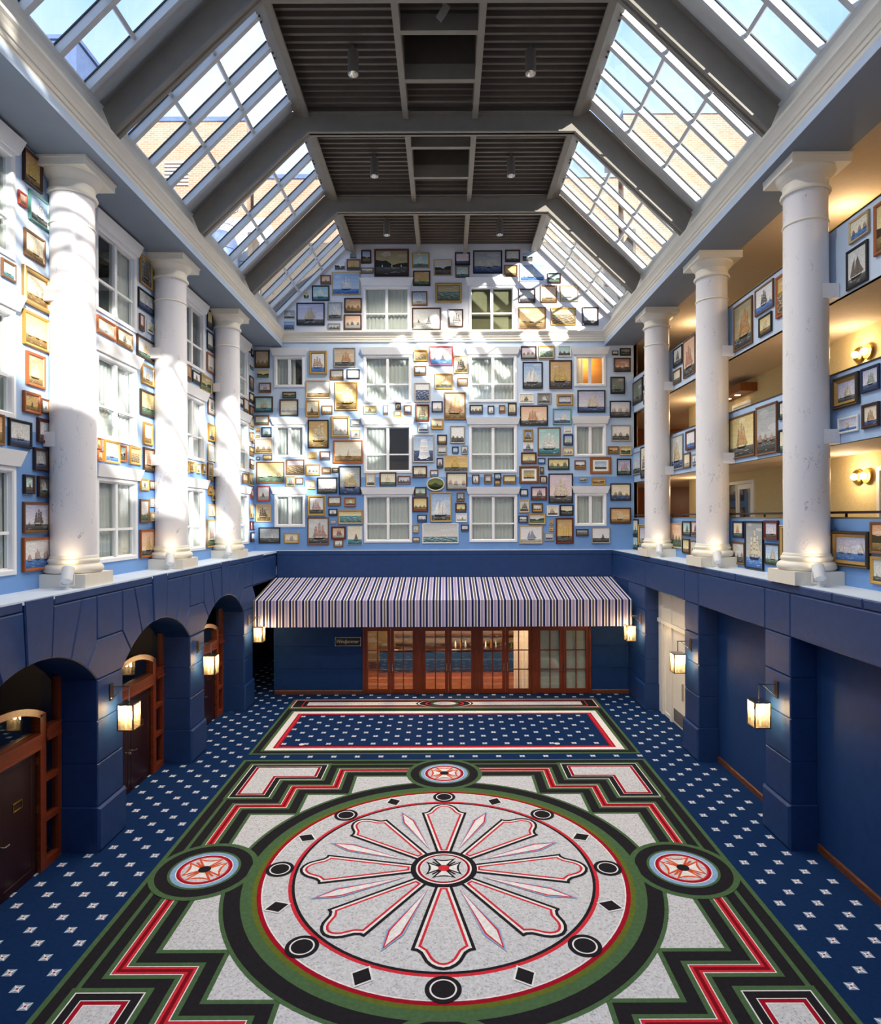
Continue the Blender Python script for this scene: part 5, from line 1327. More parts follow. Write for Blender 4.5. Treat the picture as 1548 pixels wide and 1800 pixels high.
PAINTINGS = '''
B -3.97 18.24 0.28 0.23 u B dk n w|unframed dark small boat painting above and left of the gable left window
B -3.95 17.72 0.60 0.48 b S oc d y|brown framed ochre sailing ship painting above and left of the gable left window
B -4.54 17.74 0.45 0.34 u C wh d w|unframed white coast painting above and left of the gable left window
B -5.16 17.12 0.45 0.40 b B pe y k|brown framed peach small boat painting above and left of the gable left window
B -4.28 16.65 1.23 1.00 t S bl b w|tan framed blue sailing ship painting left of the gable left window
B -5.38 16.40 0.75 0.67 k S aq t w|black framed turquoise sailing ship painting left of the gable left window
B -6.00 16.46 0.31 0.34 w C ye g w|white framed yellow coast painting left of the gable left window
B -5.82 15.34 1.22 0.98 k K la d y|black framed lavender schooner painting above and right of the top left narrow window
B -4.77 15.58 0.63 0.76 s S gr d w|grey framed pale grey sailing ship painting left of the gable left window
B -3.98 15.89 0.76 0.63 k M or y k|black framed orange fleet painting left of the gable left window
B -6.74 15.64 0.46 0.36 u S sg d w|unframed stormy grey sailing ship painting above the top left narrow window
B -6.75 15.16 0.45 0.35 u W bb n w|unframed bright blue waves painting above the top left narrow window
B -4.80 15.14 0.54 0.28 s M gr d k|grey framed pale grey fleet painting left of the gable left window
B -3.99 15.15 0.77 0.66 d M pe p k|dark brown framed peach fleet painting left of the gable left window
B -3.40 18.01 0.44 0.58 d C bl y o|dark brown framed blue coast painting above the gable left window
B -3.36 17.58 0.55 0.25 b C cr p k|brown framed cream coast painting above the gable left window
B -2.30 17.45 1.50 1.18 m H ol d w|mahogany framed olive hills painting above the gable left window
B -1.04 17.81 0.76 0.65 g S aq t w|gold framed turquoise sailing ship painting above and right of the gable left window
B -1.00 17.03 0.75 0.66 d S oc g y|dark brown framed ochre sailing ship painting above and right of the gable left window
B -0.08 17.47 0.80 0.70 t C gr d k|tan framed pale grey coast painting above and left of the gable right window
B 0.77 17.92 0.65 0.56 k M pk n w|black framed pink fleet painting above and left of the gable right window
B 0.76 17.38 0.61 0.52 b S aq t w|brown framed turquoise sailing ship painting above and left of the gable right window
B -1.10 16.19 0.68 0.61 b S bl p w|brown framed blue sailing ship painting right of the gable left window
B 0.16 16.31 1.16 0.85 x W ol g w|ornate gold framed olive waves painting left of the gable right window
B -0.80 15.12 1.26 0.97 d B gr p k|dark brown framed pale grey small boat painting right of the gable left window
B 0.47 15.24 0.65 0.78 d S wh p k|dark brown framed white sailing ship painting left of the gable right window
B 1.86 17.56 1.26 1.00 k M sg n c|black framed stormy grey fleet painting above the gable right window
B 2.94 18.05 0.65 0.53 d S gr d w|dark brown framed pale grey sailing ship painting above the gable right window
B 3.59 18.09 0.45 0.36 u C bl d k|unframed blue coast painting above and right of the gable right window
B 2.86 17.42 0.57 0.51 b B oc y c|brown framed ochre small boat painting above the gable right window
B 3.78 17.21 1.08 0.77 w S bl b w|white framed blue sailing ship painting above and right of the gable right window
B 4.74 17.13 0.58 0.44 d C aq g w|dark brown framed turquoise coast painting above and right of the gable right window
B 3.56 16.29 0.72 0.61 d S gr d w|dark brown framed pale grey sailing ship painting right of the gable right window
B 4.50 16.29 0.72 0.75 b S pe y c|brown framed peach sailing ship painting right of the gable right window
B 5.39 16.34 0.79 0.70 t S cr p w|tan framed cream sailing ship painting right of the gable right window
B 3.77 15.16 1.20 0.94 b M oc y c|brown framed ochre fleet painting right of the gable right window
B 5.13 15.31 1.09 0.75 g W ye y w|gold framed yellow waves painting above and left of the top right narrow window
B 6.30 15.30 0.70 0.79 d S gr d w|dark brown framed pale grey sailing ship painting above the top right narrow window
B -7.92 13.50 0.65 0.77 d M se y k|dark brown framed sepia fleet painting left of the top left narrow window
B -7.89 13.07 0.53 0.34 u C ye g k|unframed yellow coast painting left of the top left narrow window
B -7.80 12.43 0.53 0.44 b S la d o|brown framed lavender sailing ship painting left of the top left narrow window
B -7.86 11.58 0.80 0.69 d S aq t y|dark brown framed turquoise sailing ship painting below and left of the top left narrow window
B -7.94 11.04 0.62 0.41 b S gr g w|brown framed pale grey sailing ship painting left of the middle left narrow window
B -8.11 10.73 0.23 0.20 u G oc y c|unframed ochre miniature painting left of the middle left narrow window
B -8.12 10.52 0.22 0.18 t G cr y c|tan framed cream miniature painting left of the middle left narrow window
B -7.74 10.52 0.44 0.42 n K bl g g|navy framed blue schooner painting left of the middle left narrow window
B -7.87 9.80 0.76 0.65 t M pe y k|tan framed peach fleet painting left of the middle left narrow window
B -6.75 12.19 0.59 0.28 d H ol g k|dark brown framed olive hills painting below the top left narrow window
B -6.77 11.42 0.81 0.72 d M cr p w|dark brown framed cream fleet painting below the top left narrow window
B -5.50 13.22 0.78 1.02 x S wh b o|ornate gold framed white sailing ship painting right of the top left narrow window
B -4.35 13.53 0.94 0.84 s S se d o|grey framed sepia sailing ship painting left of the top left wide window
B -4.69 12.97 0.58 0.46 b B gr y w|brown framed pale grey small boat painting left of the top left wide window
B -3.98 13.01 0.57 0.42 k B wh p w|black framed white small boat painting left of the top left wide window
B -5.50 12.18 1.06 0.78 t B gr y w|tan framed pale grey small boat painting right of the top left narrow window
B -4.29 11.65 0.99 1.23 g S am y c|gold framed amber sailing ship painting left of the top left wide window
B -5.74 11.38 0.59 0.71 g B cr y k|gold framed cream small boat painting below and right of the top left narrow window
B -5.12 11.49 0.48 0.38 b M cr y k|brown framed cream fleet painting below and right of the top left narrow window
B -5.50 10.02 0.90 1.23 k S am y c|black framed amber sailing ship painting right of the middle left narrow window
B -4.55 10.48 0.82 0.92 x M wh p r|ornate gold framed white fleet painting left of the middle left wide window
B -3.89 10.95 0.39 0.32 s S gr d w|grey framed pale grey sailing ship painting left of the middle left wide window
B -3.88 10.45 0.41 0.36 t S cr p k|tan framed cream sailing ship painting left of the middle left wide window
B -4.22 9.37 1.28 0.99 o B cr y c|orange wood framed cream small boat painting left of the middle left wide window
B -5.75 9.53 0.38 0.33 u S oc y y|unframed ochre sailing ship painting right of the middle left narrow window
B -5.21 9.51 0.45 0.38 b M pk n w|brown framed pink fleet painting right of the middle left narrow window
B -8.10 9.52 0.15 0.13 k G wh p w|black framed white miniature painting left of the middle left narrow window
B -7.70 9.51 0.40 0.24 b B oc y k|brown framed ochre small boat painting left of the middle left narrow window
B -7.58 8.51 1.21 0.93 b M ye g c|brown framed yellow fleet painting below the middle left narrow window
B -6.50 8.89 0.79 0.65 b W pk y w|brown framed pink waves painting below the middle left narrow window
B -6.71 8.36 0.40 0.46 t K aq g r|tan framed turquoise schooner painting above the lowest left narrow window
B -6.32 8.46 0.33 0.28 b B wh p k|brown framed white small boat painting above the lowest left narrow window
B -5.85 8.24 0.46 0.39 t B cr p o|tan framed cream small boat painting above and right of the lowest left narrow window
B -5.73 8.83 0.62 0.49 g M cr p k|gold framed cream fleet painting right of the middle left narrow window
B -5.15 8.90 0.38 0.29 b M se y w|brown framed sepia fleet painting right of the middle left narrow window
B -4.77 8.96 0.27 0.21 d C ol g k|dark brown framed olive coast painting left of the middle left wide window
B -5.12 8.06 0.87 0.69 k S gr d w|black framed pale grey sailing ship painting above and right of the lowest left narrow window
B -4.14 8.01 0.96 1.23 k S sg n y|black framed stormy grey sailing ship painting above and left of the lowest left wide window
B -7.88 7.73 0.56 0.66 r B wh p k|red framed white small boat painting left of the lowest left narrow window
B -7.88 6.83 0.66 0.77 t S se y k|tan framed sepia sailing ship painting left of the lowest left narrow window
B -5.59 7.08 0.80 0.91 x S wh d r|ornate gold framed white sailing ship painting right of the lowest left narrow window
B -4.81 7.52 0.56 0.41 b S gr y w|small brown framed pale grey sailing ship painting right of the lowest left narrow window
B -4.13 7.49 0.51 0.41 o S ol d w|orange wood framed olive sailing ship painting left of the lowest left wide window
B -4.88 7.09 0.38 0.30 k S wh d o|black framed white sailing ship painting right of the lowest left narrow window
B -4.12 6.73 1.06 0.60 g W ye t w|gold framed yellow waves painting left of the lowest left wide window
B -5.52 5.84 0.93 1.18 b S gr d r|tall brown framed pale grey sailing ship painting right of the lowest left narrow window
B -4.86 6.75 0.23 0.16 s B gr p w|grey framed pale grey small boat painting right of the lowest left narrow window
B -4.64 6.08 0.63 0.55 m S pe p k|mahogany framed peach sailing ship painting left of the lowest left wide window
B -4.64 5.74 0.41 0.32 b B wh p k|brown framed white small boat painting below and left of the lowest left wide window
B -3.93 5.83 0.64 0.81 u B cr t k|unframed cream small boat painting left of the lowest left wide window
B -7.63 5.90 0.93 0.70 k B sg d c|black framed stormy grey small boat painting left of the lowest left narrow window
B -6.67 5.92 0.64 0.44 g S cr p o|gold framed cream sailing ship painting below the lowest left narrow window
B -3.25 11.49 0.56 0.37 t S ye g k|tan framed yellow sailing ship painting below the top left wide window
B -2.58 11.46 0.21 0.41 b K wh d w|brown framed white schooner painting below the top left wide window
B -2.04 11.67 0.23 0.30 k S se d k|black framed sepia sailing ship painting below the top left wide window
B -2.05 11.36 0.30 0.27 g M pe y c|gold framed peach fleet painting above the middle left wide window
B -1.62 11.46 0.34 0.41 b B gr n w|brown framed pale grey small boat painting above the middle left wide window
B -1.06 13.77 0.61 0.49 g W oc y w|gold framed ochre waves painting right of the top left wide window
B -0.17 13.57 1.03 0.85 r B pk b k|red framed pink small boat painting left of the top right wide window
B 0.69 13.24 0.61 0.77 t S cr y k|tan framed cream sailing ship painting left of the top right wide window
B -1.08 13.17 0.54 0.40 b B bl d k|brown framed blue small boat painting right of the top left wide window
B -0.06 12.56 0.78 0.68 g S oc d c|gold framed ochre sailing ship painting left of the top right wide window
B -0.99 12.01 0.67 0.83 t W wh n w|tan framed white waves painting right of the top left wide window
B 0.76 12.69 0.46 0.35 b W pk y w|brown framed pink waves painting left of the top right wide window
B 0.42 11.23 0.93 1.19 b S se y o|brown framed sepia sailing ship painting below and left of the top right wide window
B -0.99 11.17 0.60 0.73 m S ol g k|mahogany framed olive sailing ship painting above and right of the middle left wide window
B -0.35 11.57 0.48 0.47 n B wh p c|navy framed white small boat painting below and right of the top left wide window
B -0.35 10.83 0.52 0.45 g B cr y k|gold framed cream small boat painting right of the middle left wide window
B -0.96 10.70 0.47 0.40 s M bl n w|grey framed blue fleet painting right of the middle left wide window
B 0.53 10.21 0.64 0.76 s M wh d k|grey framed white fleet painting left of the middle right wide window
B -0.14 10.16 0.42 0.43 k M cr y o|black framed cream fleet painting left of the middle right wide window
B -0.95 9.39 0.93 1.20 t L bl n w|tan framed blue white clipper painting right of the middle left wide window
B -0.14 9.72 0.41 0.38 s M gr d w|grey framed pale grey fleet painting left of the middle right wide window
B 0.43 9.78 0.28 0.29 n B bl p w|navy framed blue small boat painting left of the middle right wide window
B 0.83 9.75 0.28 0.37 s S wh d k|grey framed white sailing ship painting left of the middle right wide window
B -0.24 9.13 0.28 0.45 k S pk d k|black framed pink sailing ship painting right of the middle left wide window
B 0.46 9.00 1.02 0.69 u S am d y|unframed amber sailing ship painting left of the middle right wide window
B -1.11 8.74 0.63 0.50 d S cr d c|dark brown framed cream sailing ship painting right of the middle left wide window
B -0.49 8.78 0.35 0.28 b B wh b n|brown framed white small boat painting below and right of the middle left wide window
B -3.24 8.36 0.42 0.58 t S gr d w|tan framed pale grey sailing ship painting below the middle left wide window
B -2.49 8.36 0.73 0.61 d J cr g o|dark brown framed cream junk painting below the middle left wide window
B -1.79 8.44 0.56 0.38 b M la d k|brown framed lavender fleet painting above the lowest left wide window
B -0.43 8.15 0.79 0.59 O H ol g k|oval green olive hills painting above and right of the lowest left wide window
B 0.49 8.20 0.92 0.75 d M cr p r|dark brown framed cream fleet painting above and left of the lowest right wide window
B -1.09 7.93 0.53 0.40 d S aq g o|dark brown framed turquoise sailing ship painting right of the lowest left wide window
B -1.10 7.26 0.68 0.64 m M ye y k|mahogany framed yellow fleet painting right of the lowest left wide window
B -0.20 6.81 0.93 1.28 g K bl d w|gold framed blue schooner painting left of the lowest right wide window
B 0.65 7.69 0.34 0.40 b B sg d k|brown framed stormy grey small boat painting left of the lowest right wide window
B 0.66 7.23 0.48 0.41 m B ye g k|mahogany framed yellow small boat painting left of the lowest right wide window
B -1.02 6.81 0.41 0.32 n M wh n k|navy framed white fleet painting right of the lowest left wide window
B 0.69 6.80 0.48 0.38 w B wh p k|white framed white small boat painting left of the lowest right wide window
B -1.29 6.36 0.26 0.34 g B aq p g|gold framed turquoise small boat painting right of the lowest left wide window
B -1.28 5.94 0.30 0.22 b B cr y o|brown framed cream small boat painting right of the lowest left wide window
B -0.23 5.88 1.57 0.86 w V gr t w|white framed pale grey wide seascape painting right of the lowest left wide window
B 0.83 6.41 0.33 0.28 n S wh d w|navy framed white sailing ship painting left of the lowest right wide window
B 1.34 11.48 0.57 0.40 n M cr d k|navy framed cream fleet painting below the top right wide window
B 1.98 11.47 0.29 0.37 n B wh p b|navy framed white small boat painting above the middle right wide window
B 2.46 11.52 0.28 0.34 b M se d o|brown framed sepia fleet painting below the top right wide window
B 2.90 11.40 0.38 0.55 k S cr d y|black framed cream sailing ship painting below the top right wide window
B 1.31 8.45 0.32 0.41 d B wh p k|dark brown framed white small boat painting below the middle right wide window
B 1.84 8.45 0.33 0.42 b S sg d w|brown framed stormy grey sailing ship painting below the middle right wide window
B 2.26 8.65 0.30 0.26 k B bl p k|black framed blue small boat painting below the middle right wide window
B 2.25 8.35 0.28 0.29 d G oc y o|dark brown framed ochre miniature painting above the lowest right wide window
B 2.78 8.44 0.56 0.39 b M ye y w|brown framed yellow fleet painting below the middle right wide window
B 3.62 13.86 0.68 0.55 d M pk p k|dark brown framed pink fleet painting right of the top right wide window
B 4.39 13.87 0.68 0.55 g W cr g w|gold framed cream waves painting left of the top right narrow window
B 5.17 13.95 0.59 0.48 w M aq d k|white framed turquoise fleet painting left of the top right narrow window
B 3.79 12.57 0.87 1.16 k K bl d w|black framed blue schooner painting right of the top right wide window
B 5.00 12.55 0.99 1.25 d S oc d y|dark brown framed ochre sailing ship painting left of the top right narrow window
B 3.52 11.93 0.62 0.43 w K cr p k|white framed cream schooner painting right of the top right wide window
B 4.29 11.90 0.60 0.48 s S dk d w|grey framed dark sailing ship painting right of the top right wide window
B 5.18 11.82 0.72 0.50 x S la n w|ornate gold framed lavender sailing ship painting left of the top right narrow window
B 6.33 11.52 1.21 0.98 k S la n c|black framed lavender sailing ship painting below the top right narrow window
B 3.84 10.97 1.21 0.87 k S pe d o|black framed peach sailing ship painting above and right of the middle right wide window
B 5.06 11.01 0.80 0.69 e S bl n w|teal framed blue sailing ship painting above and left of the middle right narrow window
B 7.37 14.00 0.26 0.20 k B cr d k|black framed cream small boat painting right of the top right narrow window
B 7.81 13.98 0.47 0.33 k H dk d k|black framed dark hills painting right of the top right narrow window
B 7.67 13.28 0.73 0.61 d M re d w|dark brown framed red brown fleet painting right of the top right narrow window
B 7.47 12.33 0.63 0.74 k S dk d g|black framed dark sailing ship painting right of the top right narrow window
B 7.58 11.30 0.91 0.73 k M wh d r|black framed white fleet painting above and right of the middle right narrow window
B 7.60 10.28 0.83 0.70 s M wh d k|grey framed white fleet painting right of the middle right narrow window
B 7.27 9.72 0.47 0.34 b C oc y w|brown framed ochre coast painting right of the middle right narrow window
B 7.81 9.67 0.51 0.39 t C ye g k|tan framed yellow coast painting right of the middle right narrow window
B 3.58 10.30 0.43 0.51 x S bl d k|ornate gold framed blue sailing ship painting right of the middle right wide window
B 3.59 9.87 0.46 0.38 u S wh n k|unframed white sailing ship painting right of the middle right wide window
B 4.49 9.66 0.99 1.23 b S aq t w|brown framed turquoise sailing ship painting left of the middle right narrow window
B 5.32 10.62 0.35 0.28 w M wh p o|white framed white fleet painting left of the middle right narrow window
B 5.32 10.10 0.42 0.48 n K bl g y|navy framed blue schooner painting left of the middle right narrow window
B 5.31 9.67 0.47 0.36 t M cr p k|tan framed cream fleet painting left of the middle right narrow window
B 3.61 9.31 0.67 0.50 m K ye g c|mahogany framed yellow schooner painting right of the middle right wide window
B 4.16 9.30 0.33 0.26 n B bl b w|navy framed blue small boat painting right of the middle right wide window
B 4.90 9.05 0.93 0.50 k M ye g k|black framed yellow fleet painting left of the middle right narrow window
B 5.83 9.06 0.49 0.40 b C wh y v|brown framed white coast painting below the middle right narrow window
B 6.72 8.87 0.91 0.73 X M bl d w|wide wood framed blue fleet painting below the middle right narrow window
B 7.73 8.80 0.62 0.72 k S la g p|black framed lavender sailing ship painting right of the middle right narrow window
B 3.62 8.47 0.86 0.75 Y S ol d y|walnut framed olive sailing ship painting below and right of the middle right wide window
B 4.18 8.86 0.16 0.31 d G ol d k|dark brown framed olive miniature painting right of the middle right wide window
B 4.24 8.47 0.29 0.32 d S cr p o|dark brown framed cream sailing ship painting above and right of the lowest right wide window
B 4.99 7.60 1.06 1.29 k S pk d c|black framed pink sailing ship painting left of the lowest right narrow window
B 5.96 8.53 0.33 0.19 s H gr d k|grey framed pale grey hills painting above the lowest right narrow window
B 6.62 8.39 0.60 0.29 g C oc y w|gold framed ochre coast painting above the lowest right narrow window
B 3.40 7.91 0.34 0.31 n B wh p w|navy framed white small boat painting right of the lowest right wide window
B 4.04 7.74 0.70 0.59 m S pk d k|mahogany framed pink sailing ship painting right of the lowest right wide window
B 3.41 7.20 0.45 0.55 t S gr d k|tan framed pale grey sailing ship painting right of the lowest right wide window
B 3.97 7.21 0.48 0.40 Z M wh y r|dark carved framed white fleet painting right of the lowest right wide window
B 4.64 7.05 0.51 0.45 w S cr d o|white framed cream sailing ship painting left of the lowest right narrow window
B 5.24 7.06 0.59 0.47 k C cr d k|black framed cream coast painting left of the lowest right narrow window
B 3.35 6.76 0.40 0.31 n C wh p k|navy framed white coast painting right of the lowest right wide window
B 3.96 6.69 0.74 0.47 g C gr g k|gold framed pale grey coast painting right of the lowest right wide window
B 4.58 6.68 0.17 0.19 t G oc y o|tan framed ochre miniature painting left of the lowest right narrow window
B 4.57 6.40 0.19 0.20 t G or y o|tan framed orange miniature painting left of the lowest right narrow window
B 3.69 5.85 1.01 0.79 t K wh p b|tan framed white schooner painting right of the lowest right wide window
B 4.48 5.98 0.41 0.36 s M gr n w|grey framed pale grey fleet painting left of the lowest right narrow window
B 5.15 5.85 0.77 1.12 m J am d y|mahogany framed amber junk painting left of the lowest right narrow window
B 5.91 6.18 0.54 0.30 d W sg d w|dark brown framed stormy grey waves painting below the lowest right narrow window
B 6.72 5.85 0.81 0.71 s B wh d k|grey framed white small boat painting below the lowest right narrow window
B 7.58 7.70 0.89 0.75 k M cr n k|black framed cream fleet painting right of the lowest right narrow window
B 7.57 6.71 0.91 0.69 d S oc y c|dark brown framed ochre sailing ship painting right of the lowest right narrow window
L 12.91 13.69 0.58 0.67 d S am y y|dark brown framed amber sailing ship painting before the nearest left column, top floor
L 12.60 13.16 0.25 0.27 r M pe y r|red framed peach fleet painting before the nearest left column, top floor
L 13.12 13.01 0.65 0.60 e S bl d w|teal framed blue sailing ship painting before the nearest left column, top floor
L 12.97 12.23 0.65 0.54 b K cr y c|brown framed cream schooner painting before the nearest left column, top floor
L 13.01 11.28 0.84 0.74 x M cr y r|ornate gold framed cream fleet painting before the nearest left column, top floor
L 12.19 11.56 0.40 0.35 b S aq t c|brown framed turquoise sailing ship painting before the nearest left column, top floor
L 13.01 10.46 0.81 0.69 g M ye y c|gold framed yellow fleet painting before the nearest left column, middle floor
L 15.70 11.46 0.88 0.42 o S cr p w|orange wood framed cream sailing ship painting between the first two left columns, top floor
L 16.61 11.44 0.80 0.44 b K cr y k|brown framed cream schooner painting between the first two left columns, top floor
L 17.77 11.40 1.04 0.60 d S gr g y|dark brown framed pale grey sailing ship painting between the first two left columns, top floor
L 17.80 13.45 0.72 0.80 g S dk d k|gold framed dark sailing ship painting between the first two left columns, top floor
L 17.83 12.75 0.96 0.55 k M sg n w|black framed stormy grey fleet painting between the first two left columns, top floor
L 17.54 12.15 0.26 0.45 b B pk d o|brown framed pink small boat painting between the first two left columns, top floor
L 18.05 12.22 0.36 0.31 w S cr d g|white framed cream sailing ship painting between the first two left columns, top floor
L 17.87 10.72 0.73 0.55 g S bl y y|gold framed blue sailing ship painting between the first two left columns, middle floor
L 20.71 11.45 0.46 0.53 b S se d o|brown framed sepia sailing ship painting between the last two left columns, top floor
L 21.39 11.50 0.68 0.40 k S wh d k|black framed white sailing ship painting between the last two left columns, top floor
L 22.25 11.38 1.00 0.57 g C ol g w|gold framed olive coast painting between the last two left columns, top floor
L 22.94 11.45 0.30 0.36 k S gr n w|tiny black framed pale grey sailing ship painting between the last two left columns, top floor
L 22.62 13.69 0.52 0.65 k M ye d k|black framed yellow fleet painting between the last two left columns, top floor
L 22.64 12.93 0.58 0.66 k S gr d w|small black framed pale grey sailing ship painting between the last two left columns, top floor
L 22.74 12.16 0.83 0.66 o S gr p w|orange wood framed pale grey sailing ship painting between the last two left columns, top floor
L 27.30 14.05 0.27 0.22 d B ol d k|dark brown framed olive small boat painting past the farthest left column, top floor
L 27.62 13.96 0.28 0.30 k B pk d w|black framed pink small boat painting past the farthest left column, top floor
L 27.45 13.31 0.68 0.46 w C wh t k|white framed white coast painting past the farthest left column, top floor
L 27.46 12.47 0.50 0.61 k S se d k|black framed sepia sailing ship painting past the farthest left column, top floor
L 17.85 9.85 0.84 0.70 d M ye g c|dark brown framed yellow fleet painting between the first two left columns, middle floor
L 27.46 11.96 0.56 0.41 k B cr d k|black framed cream small boat painting past the farthest left column, top floor
L 17.87 9.05 0.53 0.62 g M cr y o|gold framed cream fleet painting between the first two left columns, middle floor
L 17.91 8.32 0.62 0.65 d S pe y o|dark brown framed peach sailing ship painting between the first two left columns, middle floor
L 17.65 7.77 0.47 0.33 g S cr p k|gold framed cream sailing ship painting between the first two left columns, lowest floor
L 18.12 7.82 0.34 0.26 b B cr p k|brown framed cream small boat painting between the first two left columns, lowest floor
L 17.66 6.89 0.52 0.64 b M gr g k|brown framed pale grey fleet painting between the first two left columns, lowest floor
L 18.16 7.32 0.34 0.28 s B gr p k|grey framed pale grey small boat painting between the first two left columns, lowest floor
L 18.17 6.92 0.32 0.26 t B cr p k|tan framed cream small boat painting between the first two left columns, lowest floor
L 17.89 5.92 1.00 0.78 o K pe d y|orange wood framed peach schooner painting between the first two left columns, lowest floor
L 15.33 8.67 0.22 0.27 o B oc y k|orange wood framed ochre small boat painting between the first two left columns, middle floor
L 15.40 8.38 0.23 0.27 o B or y k|orange wood framed orange small boat painting between the first two left columns, lowest floor
L 15.94 8.38 0.72 0.56 g K cr b c|gold framed cream schooner painting between the first two left columns, middle floor
L 16.47 8.46 0.34 0.43 o C aq g w|orange wood framed turquoise coast painting between the first two left columns, middle floor
L 17.13 8.44 0.61 0.48 g W oc y w|gold framed ochre waves painting between the first two left columns, middle floor
L 20.61 8.47 0.21 0.37 g G oc y k|gold framed ochre miniature painting between the last two left columns, middle floor
L 20.96 8.52 0.39 0.34 g S ol y k|gold framed olive sailing ship painting between the last two left columns, middle floor
L 21.52 8.51 0.30 0.33 t B cr y k|tan framed cream small boat painting between the last two left columns, middle floor
L 22.02 8.51 0.29 0.36 g B wh d k|gold framed white small boat painting between the last two left columns, middle floor
L 22.78 10.68 0.76 0.60 b S wh p k|brown framed white sailing ship painting between the last two left columns, middle floor
L 22.72 9.73 0.58 0.61 g B ye d k|gold framed yellow small boat painting between the last two left columns, middle floor
L 22.76 9.02 0.76 0.61 t W gr p w|tan framed pale grey waves painting between the last two left columns, middle floor
L 22.61 8.32 0.52 0.64 b S ol g k|brown framed olive sailing ship painting between the last two left columns, middle floor
L 23.08 8.45 0.31 0.30 m B cr y k|mahogany framed cream small boat painting between the last two left columns, middle floor
L 22.59 7.82 0.37 0.35 g G or y k|gold framed orange miniature painting between the last two left columns, lowest floor
L 22.96 7.63 0.37 0.41 t G cr y k|tan framed cream miniature painting between the last two left columns, lowest floor
L 22.74 7.07 0.56 0.43 t B cr p k|tan framed cream small boat painting between the last two left columns, lowest floor
L 22.73 5.97 0.92 0.99 g S aq g r|gold framed turquoise sailing ship painting between the last two left columns, lowest floor
L 26.08 11.54 0.51 0.37 n B gr d k|navy framed pale grey small boat painting past the farthest left column, top floor
L 26.73 11.39 0.66 0.59 b S gr d w|brown framed pale grey sailing ship painting past the farthest left column, top floor
L 27.51 11.36 0.61 0.47 k S re d k|black framed red brown sailing ship painting past the farthest left column, middle floor
L 27.52 10.84 0.57 0.42 t B cr y k|small tan framed cream small boat painting past the farthest left column, middle floor
L 27.33 10.30 0.29 0.36 t B cr y k|tiny tall tan framed cream small boat painting past the farthest left column, middle floor
L 27.71 10.23 0.41 0.48 b B oc y k|brown framed ochre small boat painting past the farthest left column, middle floor
L 27.49 9.67 0.61 0.40 b C ye y k|brown framed yellow coast painting past the farthest left column, middle floor
L 27.50 9.12 0.57 0.41 b C wh y k|brown framed white coast painting past the farthest left column, middle floor
L 26.56 8.43 0.68 0.43 b B pe y k|brown framed peach small boat painting past the farthest left column, middle floor
L 27.48 8.38 0.86 0.56 t M ye g k|tan framed yellow fleet painting past the farthest left column, middle floor
L 27.49 7.85 0.40 0.40 r B pk y k|red framed pink small boat painting past the farthest left column, lowest floor
L 27.36 7.01 0.32 0.56 t B pe y k|tan framed peach small boat painting past the farthest left column, lowest floor
L 27.78 6.99 0.46 0.61 g B wh y k|gold framed white small boat painting past the farthest left column, lowest floor
L 27.35 6.50 0.32 0.37 m G wh p k|mahogany framed white miniature painting past the farthest left column, lowest floor
L 27.77 6.49 0.36 0.37 m G cr p k|mahogany framed cream miniature painting past the farthest left column, lowest floor
L 27.57 5.98 0.60 0.42 d B wh d k|dark brown framed white small boat painting past the farthest left column, lowest floor
L 12.98 9.67 0.58 0.68 o K ol y c|orange wood framed olive schooner painting before the nearest left column, middle floor
L 12.86 9.12 0.52 0.42 o B am y k|orange wood framed amber small boat painting before the nearest left column, middle floor
L 13.28 9.19 0.27 0.30 b B wh p k|brown framed white small boat painting before the nearest left column, middle floor
L 12.51 8.40 0.67 0.53 k S gr n w|black framed pale grey sailing ship painting before the nearest left column, middle floor
L 13.25 8.57 0.44 0.50 m B wh d r|mahogany framed white small boat painting before the nearest left column, middle floor
L 13.14 7.99 0.46 0.46 d S sg n w|dark brown framed stormy grey sailing ship painting before the nearest left column, lowest floor
L 12.76 7.50 0.32 0.38 d B aq d k|dark brown framed turquoise small boat painting before the nearest left column, lowest floor
L 13.24 7.45 0.41 0.43 d S dk g w|dark brown framed dark sailing ship painting before the nearest left column, lowest floor
L 13.01 6.72 0.84 0.62 b S la d k|brown framed lavender sailing ship painting before the nearest left column, lowest floor
L 13.01 5.95 0.89 0.68 o M wh b r|orange wood framed white fleet painting before the nearest left column, lowest floor
L 11.70 8.37 0.70 0.59 b G or y o|brown framed orange miniature painting before the nearest left column, middle floor
R 27.09 11.81 1.30 0.98 k S dk d g|black framed dark sailing ship painting past the farthest right column, top balcony
R 26.09 12.19 0.46 0.63 k S gr d w|black framed pale grey sailing ship painting past the farthest right column, top balcony
R 26.07 11.59 0.40 0.50 b M cr d k|brown framed cream fleet painting past the farthest right column, top balcony
R 22.41 12.29 0.85 0.65 k S gr d k|black framed pale grey sailing ship painting between the last two right columns, top balcony
R 21.35 11.70 1.04 1.26 b S pe d r|brown framed peach sailing ship painting between the last two right columns, top balcony
R 22.49 11.69 0.72 0.48 b M cr g w|brown framed cream fleet painting between the last two right columns, top balcony
R 20.30 11.79 0.75 1.02 b G re d k|brown framed red brown sailing ship painting between the last two right columns, top balcony
R 27.36 8.80 1.28 0.96 s S bl d w|grey framed blue sailing ship painting past the farthest right column, middle balcony
R 26.29 8.59 0.78 1.29 k S cr d k|black framed cream sailing ship painting past the farthest right column, middle balcony
R 22.52 8.65 1.16 1.21 s S gr n y|grey framed pale grey sailing ship painting between the last two right columns, middle balcony
R 21.24 9.23 0.84 0.64 m B wh b w|mahogany framed white small boat painting between the last two right columns, middle balcony
R 21.58 8.64 0.59 0.51 b B cr p w|brown framed cream small boat painting between the last two right columns, middle balcony
